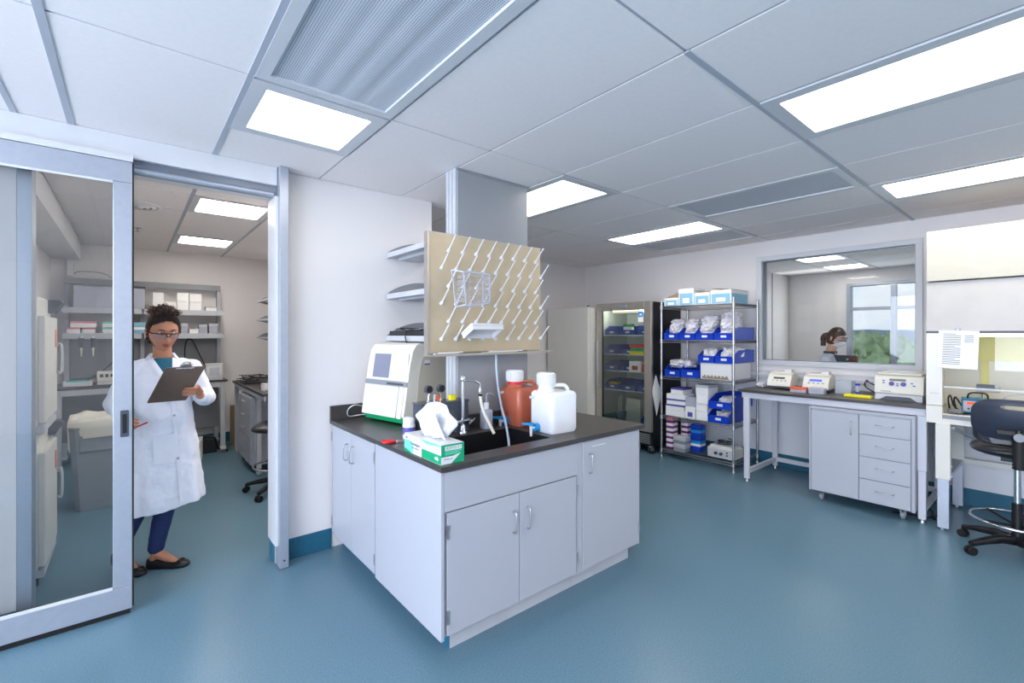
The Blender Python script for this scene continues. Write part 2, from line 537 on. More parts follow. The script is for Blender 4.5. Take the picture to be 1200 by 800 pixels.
skip = {(0.395, 2.20), (0.395, 0.94), (2.285, -0.32), (4.175, -0.32), (2.285, 2.20), (4.175, 2.20), (3.55, 0.94), (4.80, 2.20),
        (0.395, -1.58), (-1.7, -0.32), (-2.95, -2.84), (2.285, -2.84), (4.175, -2.84), (-1.7, 2.2)}
for i in range(len(xs) - 1):
    Y = yse if xs[i] > 1.6 else ysw
    for j in range(len(Y) - 1):
        x0, x1, y0, y1 = xs[i], xs[i + 1], Y[j], Y[j + 1]
        if (x0, y0) in skip: continue
        ctile(x0, x1, y0, y1)
ctile(0.395, 1.025, 2.83, 3.37)
ctile(-1.7, -1.07, 2.83, 3.37)
bars = MB()
for x in xs[1:-1]:
    bars.box(x - 0.006, x + 0.006, -3.6, 3.37 if x < 1.6 else 5.09, CZ + 0.006, CZ + 0.02)
for y in ysw[1:-1]:
    bars.box(-3.6, 1.655, y - 0.007, y + 0.007, CZ + 0.006, CZ + 0.02)
for y in yse[1:-1]:
    bars.box(1.655, 5.78, y - 0.007, y + 0.007, CZ + 0.006, CZ + 0.02)
bars.box(0.395, 1.025, 2.823, 2.837, CZ + 0.006, CZ + 0.02)
bars.build('ceiling_bars', M['tbar'], ceil)
def wide_bar(x0, x1, y0, y1):
    MB().box(x0, x1, y0, y1, CZ - 0.003, CZ + 0.004).build('ceiling_wide_bar', M['tbar'], ceil)
wide_bar(0.380, 0.405, -3.6, 3.37)
wide_bar(-0.25, -0.222, -3.6, 3.37)
wide_bar(-0.452, -0.428, -3.6, 3.37)
wide_bar(1.655, 5.78, 0.925, 0.95)
# north room grid
nx = [-0.46, 0.378, 0.990, 1.62]
nys = [3.5, 4.38, 5.0, 6.22, 6.84, 7.62]
for i in range(3):
    for j in range(5):
        if (i == 1 and j in (1, 3)) or (i == 2 and j == 0): continue
        ctile(nx[i], nx[i + 1], nys[j], nys[j + 1])
nb = MB()
for x in nx[1:3]: nb.box(x - 0.012, x + 0.012, 3.5, 7.62, CZ - 0.002, CZ + 0.01)
nb.box(-0.10, -0.07, 3.5, 7.62, CZ - 0.003, CZ + 0.01)
for y in nys[1:-1]: nb.box(-0.46, 1.62, y - 0.006, y + 0.006, CZ + 0.006, CZ + 0.02)
nb.build('ceiling_bars', M['tbar'], ceil)
# east room grid
ex = [5.9, 6.17, 6.78, 7.40, 8.02, 8.64, 9.26, 9.6]
ey = [-3.6, -1.75, -0.5, 0.75, 1.98, 2.6, 3.85, 4.3]
for i in range(7):
    for j in range(7):
        if (i, j) in ((3, 4), (5, 4), (3, 1), (5, 1)): continue
        ctile(ex[i], ex[i + 1], ey[j], ey[j + 1])
eb = MB()
for x in ex[1:-1]: eb.box(x - 0.006, x + 0.006, -3.6, 4.3, CZ + 0.006, CZ + 0.02)
for y in ey[1:-1]: eb.box(5.9, 9.6, y - 0.012, y + 0.012, CZ - 0.002, CZ + 0.01)
eb.build('ceiling_bars', M['tbar'], ceil)

M['lamp_n'] = mat('lamp_diffuser_north', (255, 255, 255), 0.5, emit=LAMPCOL, estr=LAMP * 1.7)
def ceiling_light(x0, x1, y0, y1, label, mg=0.065, group=None, m='lamp'):
    t = thing('ceiling_light', label, 'light', ((x0 + x1) / 2, (y0 + y1) / 2, CZ), 0, group)
    w, d = (x1 - x0) / 2 - 0.01, (y1 - y0) / 2 - 0.01
    MB().frame('z', -0.004, 0.03, -w, w, -d, d, mg).build('frame', M['frame_w'], t)
    MB().box(-w + mg, w - mg, -d + mg, d - mg, 0.008, 0.014).build('diffuser', M[m], t)
    return t
G0 = 'flat panel lights in the ceiling behind the camera'
ceiling_light(0.395, 1.025, 2.20, 2.83, 'square white panel light in the ceiling beside the long perforated vent')
ceiling_light(2.285, 2.92, -0.32, 0.94, 'large long panel light at the upper right corner of the photo')
ceiling_light(4.175, 4.80, -0.32, 0.94, 'long panel light above the biosafety cabinet, further back on the right')
ceiling_light(2.285, 2.92, 2.20, 3.46, 'panel light half hidden behind the grey service column')
ceiling_light(4.175, 4.80, 2.20, 3.46, 'panel light in front of the glass door refrigerator and wire shelf')
for a in ((0.395, 1.025, -1.58, -0.32), (-1.7, -1.07, -0.32, 0.94), (-2.95, -2.32, -2.84, -1.58), (2.285, 2.92, -2.84, -1.58), (4.175, 4.80, -2.84, -1.58), (-1.7, -1.07, 2.2, 2.83)):
    ceiling_light(*a, 'panel light in the ceiling outside the picture, behind the camera', 0.065, G0)
ceiling_light(0.378, 0.99, 4.38, 5.0, 'nearer and larger panel light seen through the open sliding door', 0.05, m='lamp_n')
ceiling_light(0.99, 1.62, 3.5, 4.38, 'added unseen panel light brightening the north room from behind the white wall', 0.05, m='lamp_n')  # extra lamp added out of view to brighten the north room
ceiling_light(0.378, 0.99, 6.22, 6.84, 'farther and smaller panel light seen through the open sliding door', 0.05, m='lamp_n')
ceiling_light(7.40, 8.02, 1.98, 2.6, 'panel light seen near the top of the interior window', 0.05)
ceiling_light(8.64, 9.26, 1.98, 2.6, 'more distant panel light seen through the interior window', 0.05)
ceiling_light(7.40, 8.02, -1.75, -0.5, 'panel light in the room behind the window, out of view to the right', 0.05)
ceiling_light(8.64, 9.26, -1.75, -0.5, 'far panel light in the room behind the window, out of view to the right', 0.05)

def ceiling_vent(x0, x1, y0, y1, label, mg=0.05, ribs=True):
    t = thing('ceiling_vent', label, 'vent', ((x0 + x1) / 2, (y0 + y1) / 2, CZ))
    w, d = (x1 - x0) / 2 - 0.01, (y1 - y0) / 2 - 0.01
    MB().frame('z', -0.005, 0.03, -w, w, -d, d, mg).build('frame', M['frame_w'], t)
    n = 24; a, b = -w + mg, w - mg
    rings = []
    for i in range(n + 1):
        x = a + (b - a) * i / n
        z = 0.006 + (0.004 * max(0, math.sin(x * 62)) ** 2 if ribs and abs(x) < 0.19 else 0)
        rings.append([(x, -d + mg, z), (x, d - mg, z)])
    MB().loft(rings, 0, False, True, closed=False).build('perforated_sheet', M['perf'], t)
    return t
ceiling_vent(0.395, 1.025, 0.94, 2.20, 'large perforated air vent at the top left of the ceiling')
ceiling_vent(3.55, 4.175, 0.94, 2.20, 'long grey perforated vent between the ceiling lights on the right', 0.05, False)
ceiling_vent(4.80, 5.43, 2.20, 3.46, 'grey perforated vent against the window wall above the wire shelf', 0.04, False)
for (x, y, l) in ((0.12, 3.9, 'small ceiling sprinkler nearest the sliding door head'), (0.06, 6.1, 'small ceiling sprinkler in the back of the north room')):
    t = thing('ceiling_sprinkler', l, 'sprinkler', (x, y, CZ))
    MB().lathe([(0.03, 0), (0.034, -0.004), (0.012, -0.012)]).build('escutcheon', M['chrome'], t)
    MB().cyl((0, 0, -0.01), (0, 0, -0.035), 0.006).lathe([(0.022, -0.037), (0.022, -0.04)], n=12).build('deflector', M['nickel'], t)
t = thing('ceiling_diffuser', 'round white air diffuser in the ceiling just inside the sliding door', 'vent', (0.06, 5.0, CZ))
for k in range(3):
    MB().lathe([(0.15 - k * 0.045, 0.0), (0.16 - k * 0.045, -0.012 - k * 0.006), (0.13 - k * 0.045, -0.016 - k * 0.006)], n=28, caps=False).build('ring', M['white'], t)
MB().lathe([(0.02, 0), (0.03, -0.03), (0.001, -0.032)], n=16).build('hub', M['white'], t)

# interior window and outer window
w1 = struct(MB().frame('x', 5.755, 5.92, 0.864, 2.36, 1.165, 2.44, 0.054).build('window_1', M['frame_w'], bevel=0.003))
MB().box(5.83, 5.836, 0.91, 2.31, 1.215, 2.39).build('glass_pane', M['glass'], w1)
MB().frame('x', 5.80, 5.86, 0.915, 2.309, 1.217, 2.388, 0.012).build('glazing_bead', M['alu_d'], w1)
w2 = struct(MB().frame('x', 9.58, 9.76, 0.2, 2.44, 0.75, 2.4, 0.05).build('window_2', M['alu']))
MB().box(9.6, 9.7, 1.77, 1.84, 0.8, 2.35).build('mullion', M['alu'], w2)
MB().box(9.6, 9.7, 0.98, 1.05, 0.8, 2.35).build('mullion', M['alu'], w2)
MB().box(9.61, 9.69, 0.25, 2.39, 1.93, 1.985).build('transom', M['alu'], w2)
for (ya, yb, za, zb) in ((0.25, 0.98, 0.8, 1.93), (1.05, 1.77, 0.8, 1.93), (1.84, 2.39, 0.8, 1.93), (0.25, 0.98, 1.985, 2.35), (1.05, 1.77, 1.985, 2.35), (1.84, 2.39, 1.985, 2.35)):
    MB().box(9.65, 9.656, ya, yb, za, zb).build('glass_pane', M['glass'], w2)
for k, (ya, yb) in enumerate(((-2.7, 0.9), (1.3, 2.9))):
    w = struct(MB().frame('x', -3.72, -3.58, ya, yb, 0.8, 2.5, 0.05).build('window_%d' % (k + 3), M['alu']))
    n = 3 if k == 0 else 1
    for j in range(1, n + 1):
        y = ya + (yb - ya) * j / (n + 1)
        MB().box(-3.7, -3.6, y - 0.025, y + 0.025, 0.85, 2.45).build('mullion', M['alu'], w)
    MB().box(-3.66, -3.654, ya + .05, yb - .05, 0.85, 2.45).build('glass_pane', M['glass'], w)

# outdoors beyond the outer window: valley, hills, tree crowns (this is an upper floor)
struct(MB().box(12, 400, -200, 260, -14.2, -14).build('meadow', M['meadow']))
hl = MB()
rings = []
for i in range(80):
    y = -260 + i * 7
    h = 3.2 + 2.2 * noise.noise((i * 0.21, 3, 0)) + 1.2 * noise.noise((i * .7, 1, 0))
    rings.append([(250, y, -14), (280, y, h), (400, y, -14)])
hl.loft(rings, 0, False, True, closed=False)
struct(hl.build('hills', M['hill']))
def blob(mb, c, r, seed, n=10, amp=0.25, m=0, fq=1.6, sz=1.0):
    rings = []
    for i in range(n + 1):
        th = PI * (i + 0.02) / (n + 0.04)
        ring = []
        for j in range(n * 2):
            ph = 2 * PI * j / (n * 2)
            d = Vector((math.sin(th) * math.cos(ph), math.sin(th) * math.sin(ph), -math.cos(th)))
            k = 1 + amp * noise.noise(d * fq + Vector((seed * 3.7, seed, 0)))
            ring.append((c[0] + d.x * r * k, c[1] + d.y * r * k, c[2] + d.z * r * k * sz))
        rings.append(ring)
    mb.loft(rings, m, True, True)
for i, (x, y, z, r, lab) in enumerate(((30, 4.4, -2.6, 3.6, 'pale green tree crown outside, left part of the window view'), (42, 12.6, -2.0, 3.9, 'tall green tree crown seen at the left edge of the outside view'),
        (46, 4.4, -3.6, 4.8, 'broad green tree outside, seen right of the window post'), (62, 13.4, -4.3, 5.8, 'rounded green tree further out behind the nearer crowns'),
        (98, 27, -4.4, 6.0, 'distant green tree at the right of the outside view'), (80, 8.4, -4.6, 6.2, 'distant middle tree under the hills'), (31, -8, -4, 4.4, 'green tree outside hidden mostly by the white cabinet'))):
    t = thing('tree', lab, 'tree', (x, y, -14))
    b = MB()
    for k in range(34):
        a = rng.random() * 6.28; e = rng.uniform(-.5, 1)
        q = rng.uniform(.45, .95) * r * math.sqrt(1 - e * e * .9)
        blob(b, (q * math.cos(a), q * math.sin(a), 14 + z + e * .8 * r), r * rng.uniform(.16, .32), i * 11 + k, 10, 0.9, fq=5)
    blob(b, (0, 0, 14 + z), r * .8, i, 14, .5, fq=4)
    b.build('crown', M['leaf'], t)
    MB().cyl((0, 0, 0), (0, 0, 14 + z), 0.35, 0.2, 10).build('trunk', M['bark'], t)

# ================================================================ SLIDING DOOR
# header, jambs
hd = struct(MB().box(-3.0, 0.742, 3.30, 3.37, 2.50, CZ).build('door_header', M['frame_w'], bevel=0.003))
hd.name = 'trim_4'
MB().box(-3.0, 0.742, 3.33, 3.37, 2.43, 2.50).build('track_recess', M['alu_d'], hd)
MB().box(-3.0, 0.735, 3.345, 3.37, 2.44, 2.47).cyl((0.0, 3.34, 2.445), (0.725, 3.34, 2.445), 0.02, n=12).build('track_rail', M['alu'], hd)
MB().box(-3.0, 0.012, 3.265, 3.30, 2.47, 2.502).build('track_cover', M['frame_w'], hd)
jr = struct(MB().box(0.745, 0.80, 3.25, 3.372, 0.005, CZ).build('trim_5', M['alu'], bevel=0.003))
MB().box(0.728, 0.747, 3.30, 3.50, 0.14, 2.43).build('jamb_liner', M['frame_w'], jr)
MB().cyl((0.772, 3.2505, 0.055), (0.772, 3.247, 0.055), 0.006, n=10).build('floor_guide_hole', M['black'], jr)
jl = struct(MB().box(-0.44, -0.385, 3.37, 3.50, 0.0, 2.43).build('trim_6', M['alu'], bevel=0.003))
# door leaf
d1 = struct(MB().box(-1.16, 0.009, 3.268, 3.306, 2.352, 2.468).box(-1.16, 0.009, 3.268, 3.306, 0.03, 0.155).box(-0.072, 0.009, 3.268, 3.306, 0.155, 2.352)
            .box(-1.16, -1.08, 3.268, 3.306, 0.155, 2.352).build('door_1', M['alu'], bevel=0.003))
MB().box(-1.08, -0.072, 3.283, 3.290, 0.155, 2.352).build('glass_pane', M['dglass'], d1)
MB().box(-1.08, -0.072, 3.264, 3.272, 0.155, 0.17).box(-1.08, -0.072, 3.264, 3.272, 2.34, 2.352).build('glazing_bead', M['frame_w'], d1)
MB().box(0.009, 0.016, 3.27, 3.304, 0.04, 2.46).build('edge_seal', M['rubber'], d1)
MB().box(-1.1, 0.0, 3.276, 3.30, 0.004, 0.03).build('bottom_seal', M['rubber'], d1)
h = MB().rbox(-0.018, 0.018, -0.072, 0.072, 0, 0.004, 0.008)
h.T = None
hh = MB()
hh.T = Matrix.Translation((-0.023, 3.268, 1.043)) @ Matrix.Rotation(R(90), 4, 'X')
hh.rbox(-0.018, 0.018, -0.072, 0.072, 0, 0.005, 0.006)
ph = hh.build('pull_plate', M['dgrey'], d1)
h2 = MB(); h2.T = hh.T
h2.rbox(-0.009, 0.009, -0.052, 0.052, 0.005, 0.0065, 0.004)
h2.build('pull_recess', M['black'], ph)

# ================================================================ SINK BENCH (casework)
def pull(parent, p, axis, out, L=0.11, name='handle'):
    """D pull: p centre on the face, axis = long direction, out = outward direction"""
    p, a, o = Vector(p), Vector(axis), Vector(out)
    h = L / 2; s = 0.03
    pts = [p - a * h, p - a * h + o * s * .6, p - a * (h - .008) + o * s * .95, p - a * (h - .02) + o * s, p + a * (h - .02) + o * s,
           p + a * (h - .008) + o * s * .95, p + a * h + o * s * .6, p + a * h]
    return MB().tube(pts, 0.0045, 8).build(name, M['nickel'], parent, True)
def hinge(parent, x0, x1, y0, y1, z):
    return MB().box(x0, x1, y0, y1, z - 0.032, z + 0.032).build('hinge', M['nickel'], parent, True)

# left cabinet with two doors on the side towards the sliding door
t = thing('base_cabinet', 'pale grey base cabinet with two doors beside the white wall, under the imaging instrument', 'cabinet', (1.5, 3.0, 0))
MB().box(1.128, 1.62, 2.60, 3.355, 0.10, 0.886).build('body', M['cab'], t, True, 0.001)
MB().box(1.190, 1.60, 2.60, 3.355, 0.0, 0.10).build('toe_kick', M['base'], t, True)
for (y0, y1, hy) in ((2.605, 2.975, 2.93), (2.980, 3.348, 3.035)):
    d = MB().box(1.109, 1.127, y0, y1, 0.112, 0.88).build('door', M['cab'], t, True, 0.0015)
    pull(d, (1.109, hy, 0.75), (0, 0, 1), (-1, 0, 0), 0.105)
    yh = y0 if y0 < 2.7 else y1
    for z in (0.80, 0.20): hinge(d, 1.104, 1.112, yh - 0.006, yh + 0.006, z)
# sink cabinet: end panel towards the camera's left, false front, two doors
t = thing('sink_cabinet', 'pale grey sink cabinet with two doors below a blank front panel', 'cabinet', (1.6, 2.2, 0))
MB().box(1.128, 2.052, 1.87, 2.45, 0.10, 0.60).box(1.128, 1.2, 1.87, 2.45, 0.6, 0.886).box(1.2, 2.052, 1.87, 1.93, 0.6, 0.886).box(1.99, 2.052, 1.93, 2.45, 0.6, 0.886).build('body', M['cab'], t, True)
MB().box(1.110, 1.128, 1.853, 2.598, 0.095, 0.886).build('end_panel', M['cab'], t, True, 0.0015)
MB().box(1.129, 2.052, 1.853, 1.869, 0.694, 0.88).build('blank_front', M['cab'], t, True, 0.0015)
for (x0, x1, hx, xh) in ((1.145, 1.586, 1.543, 1.146), (1.590, 2.030, 1.640, 2.035)):
    d = MB().box(x0, x1, 1.851, 1.868, 0.112, 0.688).build('door', M['cab'], t, True, 0.0015)
    pull(d, (hx, 1.851, 0.545), (0, 0, 1), (0, -1, 0), 0.112)
    for z in (0.60, 0.20): hinge(d, xh - 0.006, xh + 0.006, 1.846, 1.853, z)
MB().box(1.195, 2.052, 1.915, 2.4, 0.0, 0.10).build('toe_kick', M['lgrey'], t, True)
MB().box(1.190, 1.195, 1.915, 2.598, 0.0, 0.10).build('side_kick', M['base'], t, True)
# tall single door cabinet at the right
t = thing('base_cabinet', 'pale grey single door base cabinet at the right end of the sink bench', 'cabinet', (2.35, 2.2, 0))
MB().box(2.054, 2.662, 1.87, 2.45, 0.10, 0.886).build('body', M['cab'], t, True)
MB().box(2.054, 2.088, 1.858, 1.87, 0.10, 0.886).box(2.040, 2.052, 1.858, 1.87, 0.10, 0.886).build('filler_strip', M['cab'], t, True)
d = MB().box(2.092, 2.652, 1.851, 1.868, 0.112, 0.88).build('door', M['cab'], t, True, 0.0015)
pull(d, (2.143, 1.851, 0.745), (0, 0, 1), (0, -1, 0), 0.115)
for z in (0.78, 0.22): hinge(d, 2.648, 2.66, 1.846, 1.853, z)
MB().box(2.17, 2.30, 1.8495, 1.851, 0.84, 0.845).build('tape_mark', M['white'], d, True)
MB().box(2.054, 2.62, 1.915, 2.4, 0.0, 0.10).build('toe_kick', M['lgrey'], t, True)
MB().box(2.664, 2.672, 1.86, 2.45, 0.10, 0.886).build('end_panel', M['cab'], t, True)

# countertop with basin
SX0, SX1, SY0, SY1 = 1.285, 1.925, 1.955, 2.34
ct = thing('countertop', 'dark grey epoxy worktop of the sink bench with a black basin set in', 'countertop', (1.6, 2.2, 0.889))
Z0, Z1 = 0.889, 0.914
b = MB()
b.box(1.10, SX0, 1.835, 3.37, Z0, Z1); b.box(SX0, SX1, 1.835, SY0, Z0, Z1); b.box(SX0, SX1, SY1, 2.55, Z0, Z1)
b.box(SX1, 2.70, 1.835, 2.50, Z0, Z1); b.box(1.86, 2.30, 2.50, 2.70, Z0, Z1); b.box(SX0, 1.86, 2.55, 3.37, Z0, Z1)
b.build('worktop', M['top'], ct, True)
b = MB()
b.box(SX0 - .01, SX1 + .01, SY0 - .01, SY1 + .01, 0.62, 0.635)
b.box(SX0 - .012, SX0 + .002, SY0 - .01, SY1 + .01, 0.63, 0.911); b.box(SX1 - .002, SX1 + .012, SY0 - .01, SY1 + .01, 0.63, 0.911)
b.box(SX0, SX1, SY0 - .012, SY0 + .002, 0.63, 0.911); b.box(SX0, SX1, SY1 - .002, SY1 + .012, 0.63, 0.911)
bs = b.build('basin', M['sink'], ct, True)
MB().lathe([(0.045, 0.0), (0.04, 0.004), (0.02, 0.002)], (1.6, 2.2, 0.635)).build('drain', M['nickel'], bs, True)
MB().box(1.10, 1.86, 3.345, 3.37, Z1, 1.014).build('backsplash', M['top'], ct, True, 0.001)
MB().box(2.27, 2.66, 2.42, 2.45, Z1, 0.955).build('low_curb', M['dgrey'], ct, True, 0.001)
MB().box(1.30, 2.27, 2.515, 2.54, Z1, 0.995).build('rear_splash', M['top'], ct, True, 0.001)

# grey service chase rising from the bench to the ceiling
t = thing('service_column', 'flat grey metal service column rising from the sink bench to the ceiling', 'column', (1.95, 2.6, 0))
MB().box(1.655, 2.268, 2.552, 2.66, 0.915, 2.618).build('front_panel', M['col'], t, True, 0.002)
for k, (ya, yb) in enumerate(((2.556, 2.592), (2.598, 2.634), (2.640, 2.672))):
    MB().box(1.640, 1.656, ya, yb, 0.915, 2.618).build('side_strip', M['lgrey'], t, True)
MB().box(1.645, 2.275, 2.548, 2.68, 2.604, 2.6195).build('ceiling_trim', M['grey'], t, True)

# open shelving between the white wall and the service column
t = thing('wall_shelving', 'three open grey shelves on slotted uprights over the imaging instrument', 'shelf', (1.75, 3.0, 1.5))
for y in (3.30, 2.74):
    u = MB().box(1.90, 1.93, y - 0.02, y + 0.02, 0.915, 2.24).build('upright', M['alu'], t, True)
    s = MB()
    for k in range(44): s.box(1.8985, 1.90, y - 0.004, y + 0.004, 0.95 + k * 0.028, 0.965 + k * 0.028)
    s.build('slots', M['dgrey'], u, True)
for z in (1.49, 1.81, 2.125):
    s = MB().box(1.525, 1.895, 2.70, 3.355, z, z + 0.022).box(1.522, 1.535, 2.70, 3.355, z - 0.012, z + 0.026).box(1.62, 1.80, 2.70, 3.35, z - 0.022, z).build('shelf', M['lgrey'], t, True, 0.001)
    poly = [(1.53, z + 0.02)]
    for k in range(13):
        a = k / 12
        poly.append((1.53 + 0.365 * a, z + 0.03 + 0.10 * math.sin(a * PI * 0.62) ** 0.8))
    poly.append((1.895, z + 0.02))
    MB().prism(poly, 'y', 3.345, 3.353).build('end_bracket', M['grey'], s, True)
    MB().prism([(1.60, z - 0.002), (1.895, z - 0.002), (1.895, z - 0.06), (1.85, z - 0.06)], 'y', 2.72, 2.728).build('end_bracket', M['grey'], s, True)
# dark tray of cables on the lowest shelf
t = thing('cable_tray', 'shallow black tray full of cables on the lowest grey shelf above the imaging instrument', 'tray', (1.68, 3.0, 1.516))
b = MB().box(-0.14, 0.14, -0.32, 0.33, 0, 0.006)
for q in ((-0.14, -0.132), (0.132, 0.14)): b.box(q[0], q[1], -0.32, 0.33, 0, 0.035)
for q in ((-0.32, -0.312), (0.322, 0.33)): b.box(-0.14, 0.14, q[0], q[1], 0, 0.035)
b.build('tray', M['black'], t)
for k in range(7):
    pts = [(rng.uniform(-.12, .12), -0.3 + 0.09 * i, rng.uniform(.02, .055)) for i in range(8)]
    MB().tube(bez(pts, 5), 0.0045, 6).build('cable', M['black'] if k % 3 else M['grey'], t)
o = MB().tube(bez([(1.53, 3.02, 1.55), (1.508, 3.0, 1.54), (1.505, 3.0, 1.50), (1.515, 2.99, 1.46)], 6), 0.004, 6).build('dangling_cable', M['black'], t, True)

# drying rack with pegs
t = thing('drying_rack', 'tan steel peg board drying rack full of white pegs above the sink', 'drying rack', (1.89, 2.52, 1.4))
b = MB().box(1.415, 2.362, 2.515, 2.545, 1.41, 2.163)
b.build('board', M['rack'], t, True, 0.002)
MB().box(1.405, 1.417, 2.505, 2.55, 1.40, 2.166).box(1.415, 2.37, 2.513, 2.548, 2.16, 2.168).build('edge_trim', M['steel'], t, True)
MB().box(1.405, 2.40, 2.42, 2.545, 1.392, 1.400).box(1.405, 2.40, 2.416, 2.422, 1.392, 1.408).build('drip_tray', M['steel'], t, True)
pb = MB()
D = Vector((0.0, -0.090, 0.092)); Dn = D.normalized()
pb.tube([(0, 0, 0), Dn * 0.02], 0.011, 10, radii=[0.015, 0.010])
pb.tube([(0, 0, 0), D * 0.5, D], 0.0055, 8, r2=0.0048)
pb.lathe([(0.014, 0)], (0, 0, 0), 4) if False else None
peg0 = None
for row in range(6):
    z = 2.054 - 0.1122 * row
    n, x0 = (8, 1.560) if row % 2 == 0 else (9, 1.508)
    for k in range(n):
        if peg0 is None:
            peg0 = pb.build('peg', M['white'], t)
            p = peg0
        else:
            p = peg0.copy(); COL.objects.link(p)
        p.location = (x0 + 0.1068 * k - 1.89, -0.006, z - 1.4)
# things hanging on the rack
t = thing('plastic_basket', 'clear perforated plastic basket hung upside down on the drying rack pegs', 'basket', (1.68, 2.455, 1.80))
b = MB()
for (p, q) in (((-.13, 0, .13), (.11, 0, .13)), ((.11, 0, .13), (.11, 0, -.08)), ((.11, 0, -.08), (-.10, 0, -.10)), ((-.10, 0, -.10), (-.13, 0, .13)),
               ((-.11, -.1, .11), (.09, -.1, .11)), ((.09, -.1, .11), (.09, -.1, -.07)), ((.09, -.1, -.07), (-.09, -.1, -.09)), ((-.09, -.1, -.09), (-.11, -.1, .11)),
               ((-.13, 0, .13), (-.11, -.1, .11)), ((.11, 0, .13), (.09, -.1, .11)), ((.11, 0, -.08), (.09, -.1, -.07)), ((-.10, 0, -.10), (-.09, -.1, -.09))):
    b.bar(p, q, 0.008, 0.008)
b.build('rim', M['cloudy'], t)
b = MB()
for i in range(6):
    for j in range(5):
        x = -0.09 + i * 0.034; z = -0.06 + j * 0.037
        b.tube([(x + .011 * math.cos(a * PI / 3), -0.1, z + .013 * math.sin(a * PI / 3)) for a in range(7)], 0.0022, 4)
for sx in (-0.1, 0.1):
    for i in range(3):
        for j in range(5):
            y = -0.025 - i * 0.028; z = -0.06 + j * 0.037
            b.tube([(sx, y + .011 * math.cos(a * PI / 3), z + .013 * math.sin(a * PI / 3)) for a in range(7)], 0.0022, 4)
b.build('mesh_side', M['cloudy'], t)
t = thing('tube_rack', 'white plastic tube rack hung on pegs at the foot of the drying rack', 'rack', (1.735, 2.40, 1.545), 0, rot=(R(-28), 0, 0))
b = MB().rbox(-0.125, 0.125, -0.085, 0.05, 0.0, 0.012, 0.01)
b.build('plate', M['white'], t)
MB().frame('z', -0.028, 0.0, -0.12, 0.12, -0.08, 0.045, 0.008).build('skirt', M['white'], t)
b = MB()
for i in range(10):
    for j in range(5): b.cyl((-0.1 + i * 0.022, -0.065 + j * 0.024, 0.012), (-0.1 + i * 0.022, -0.065 + j * 0.024, 0.0126), 0.007, n=8)
b.build('holes', M['lgrey'], t)
for (x, w, lab) in ((1.52, 0.10, 'white plastic spatulas lying at the left end of the drying rack ledge'), (1.95, 0.17, 'long white plastic strips lying mid ledge of the drying rack')):
    t = thing('plastic_spatula', lab, 'labware', (x, 2.455, 1.401))
    MB().rbox(-w, w * .8, -0.012, 0.01, 0, 0.008, 0.005).build('blade', M['white'], t)
    MB().bar((-w * .6, 0.012, 0.010), (w, -0.016, 0.014), 0.014, 0.006).build('shaft', M['white'], t)

# ---------------------------------------------------------------- imaging instrument
t = thing('imaging_instrument', 'white bench-top imaging instrument with slanted grey screen and green base', 'instrument', (1.316, 3.012, 0.914), R(12))
W = 0.235
def prof_loft(mb, y0, y1, poly, m=0):
    mb.loft([[(x, y0, z) for x, z in poly], [(x, y1, z) for x, z in poly]], m, True, False)
side = [(0.02, 0.055), (0.075, 0.40), (0.10, 0.50), (0.13, 0.538), (0.17, 0.552), (0.42, 0.552), (0.43, 0.54), (0.43, 0.03), (0.10, 0.03)]
b = MB()
prof_loft(b, -W, W, side)
b.build('housing', M['cream'], t, bevel=0.018)
sp = [(0.115, 0.05), (0.15, 0.33), (0.17, 0.43), (0.20, 0.47), (0.435, 0.47), (0.435, 0.05)]
for sy in (-1, 1):
    b = MB(); prof_loft(b, sy * W - 0.002 * (sy < 0) , sy * W + 0.002 * (sy > 0), sp)
    b.build('side_panel', M['tan'], t)
# green base
b = MB(); prof_loft(b, -W + 0.01, W - 0.01, [(0.045, 0.012), (0.03, 0.055), (0.10, 0.055), (0.43, 0.04), (0.43, 0.012)])
b.build('base', M['green'], t, bevel=0.006)
for (x, y) in ((0.08, -0.19), (0.08, 0.19), (0.38, -0.19), (0.38, 0.19)): MB().cyl((x, y, 0), (x, y, 0.014), 0.014, n=12).build('foot', M['rubber'], t)
fd = Vector((0.055, 0, 0.345)).normalized()
fn = Vector((-fd.z, 0, fd.x))
def fpt(y, s, o=0.0):
    q = Vector((0.02, y, 0.055)) + fd * s + fn * o
    return q
def fquad(y0, y1, s0, s1, o0, o1, name, m, sh=0.0, bv=0.002):
    b = MB()
    v = []
    for o in (o0, o1):
        v += [fpt(y0, s0, o), fpt(y1, s0, o), fpt(y1 , s1, o), fpt(y0, s1, o)]
    b.add(v, [(0, 1, 2, 3), (7, 6, 5, 4), (0, 4, 5, 1), (1, 5, 6, 2), (2, 6, 7, 3), (3, 7, 4, 0)])
    return b.build(name, m, t, bevel=bv)
fquad(-0.215, 0.215, 0.245, 0.43, -0.001, 0.006, 'front_upper', M['white'])
fquad(-0.155, 0.225, -0.005, 0.205, -0.001, 0.012, 'front_door', M['white'], bv=0.006)
fquad(-0.235, 0.232, 0.207, 0.240, 0.0, 0.008, 'dark_band', M['grey'])
fquad(-0.20, -0.02, 0.215, 0.228, 0.008, 0.010, 'band_slot', M['dgrey'])
fquad(-0.03, 0.155, 0.258, 0.425, 0.006, 0.009, 'screen', M['screen'])
fquad(-0.21, -0.165, -0.005, 0.205, -0.001, 0.008, 'front_strip', M['cream'])
b = MB().box(0.2, 0.245, -W - 0.004, -W - 0.002, 0.41, 0.435); b.build('side_label', M['white'], t)
b = MB().box(0.2, 0.245, -W - 0.0045, -W - 0.002, 0.402, 0.411); b.build('label_band', M['purple'], t)
o = (MB().tube(bez([(1.50, 3.335, 0.935), (1.30, 3.34, 0.93), (1.22, 3.325, 0.935), (1.20, 3.28, 0.99), (1.24, 3.26, 1.02), (1.31, 3.30, 1.0)], 8), 0.004, 6).build('power_cord', M['white'], t, True))

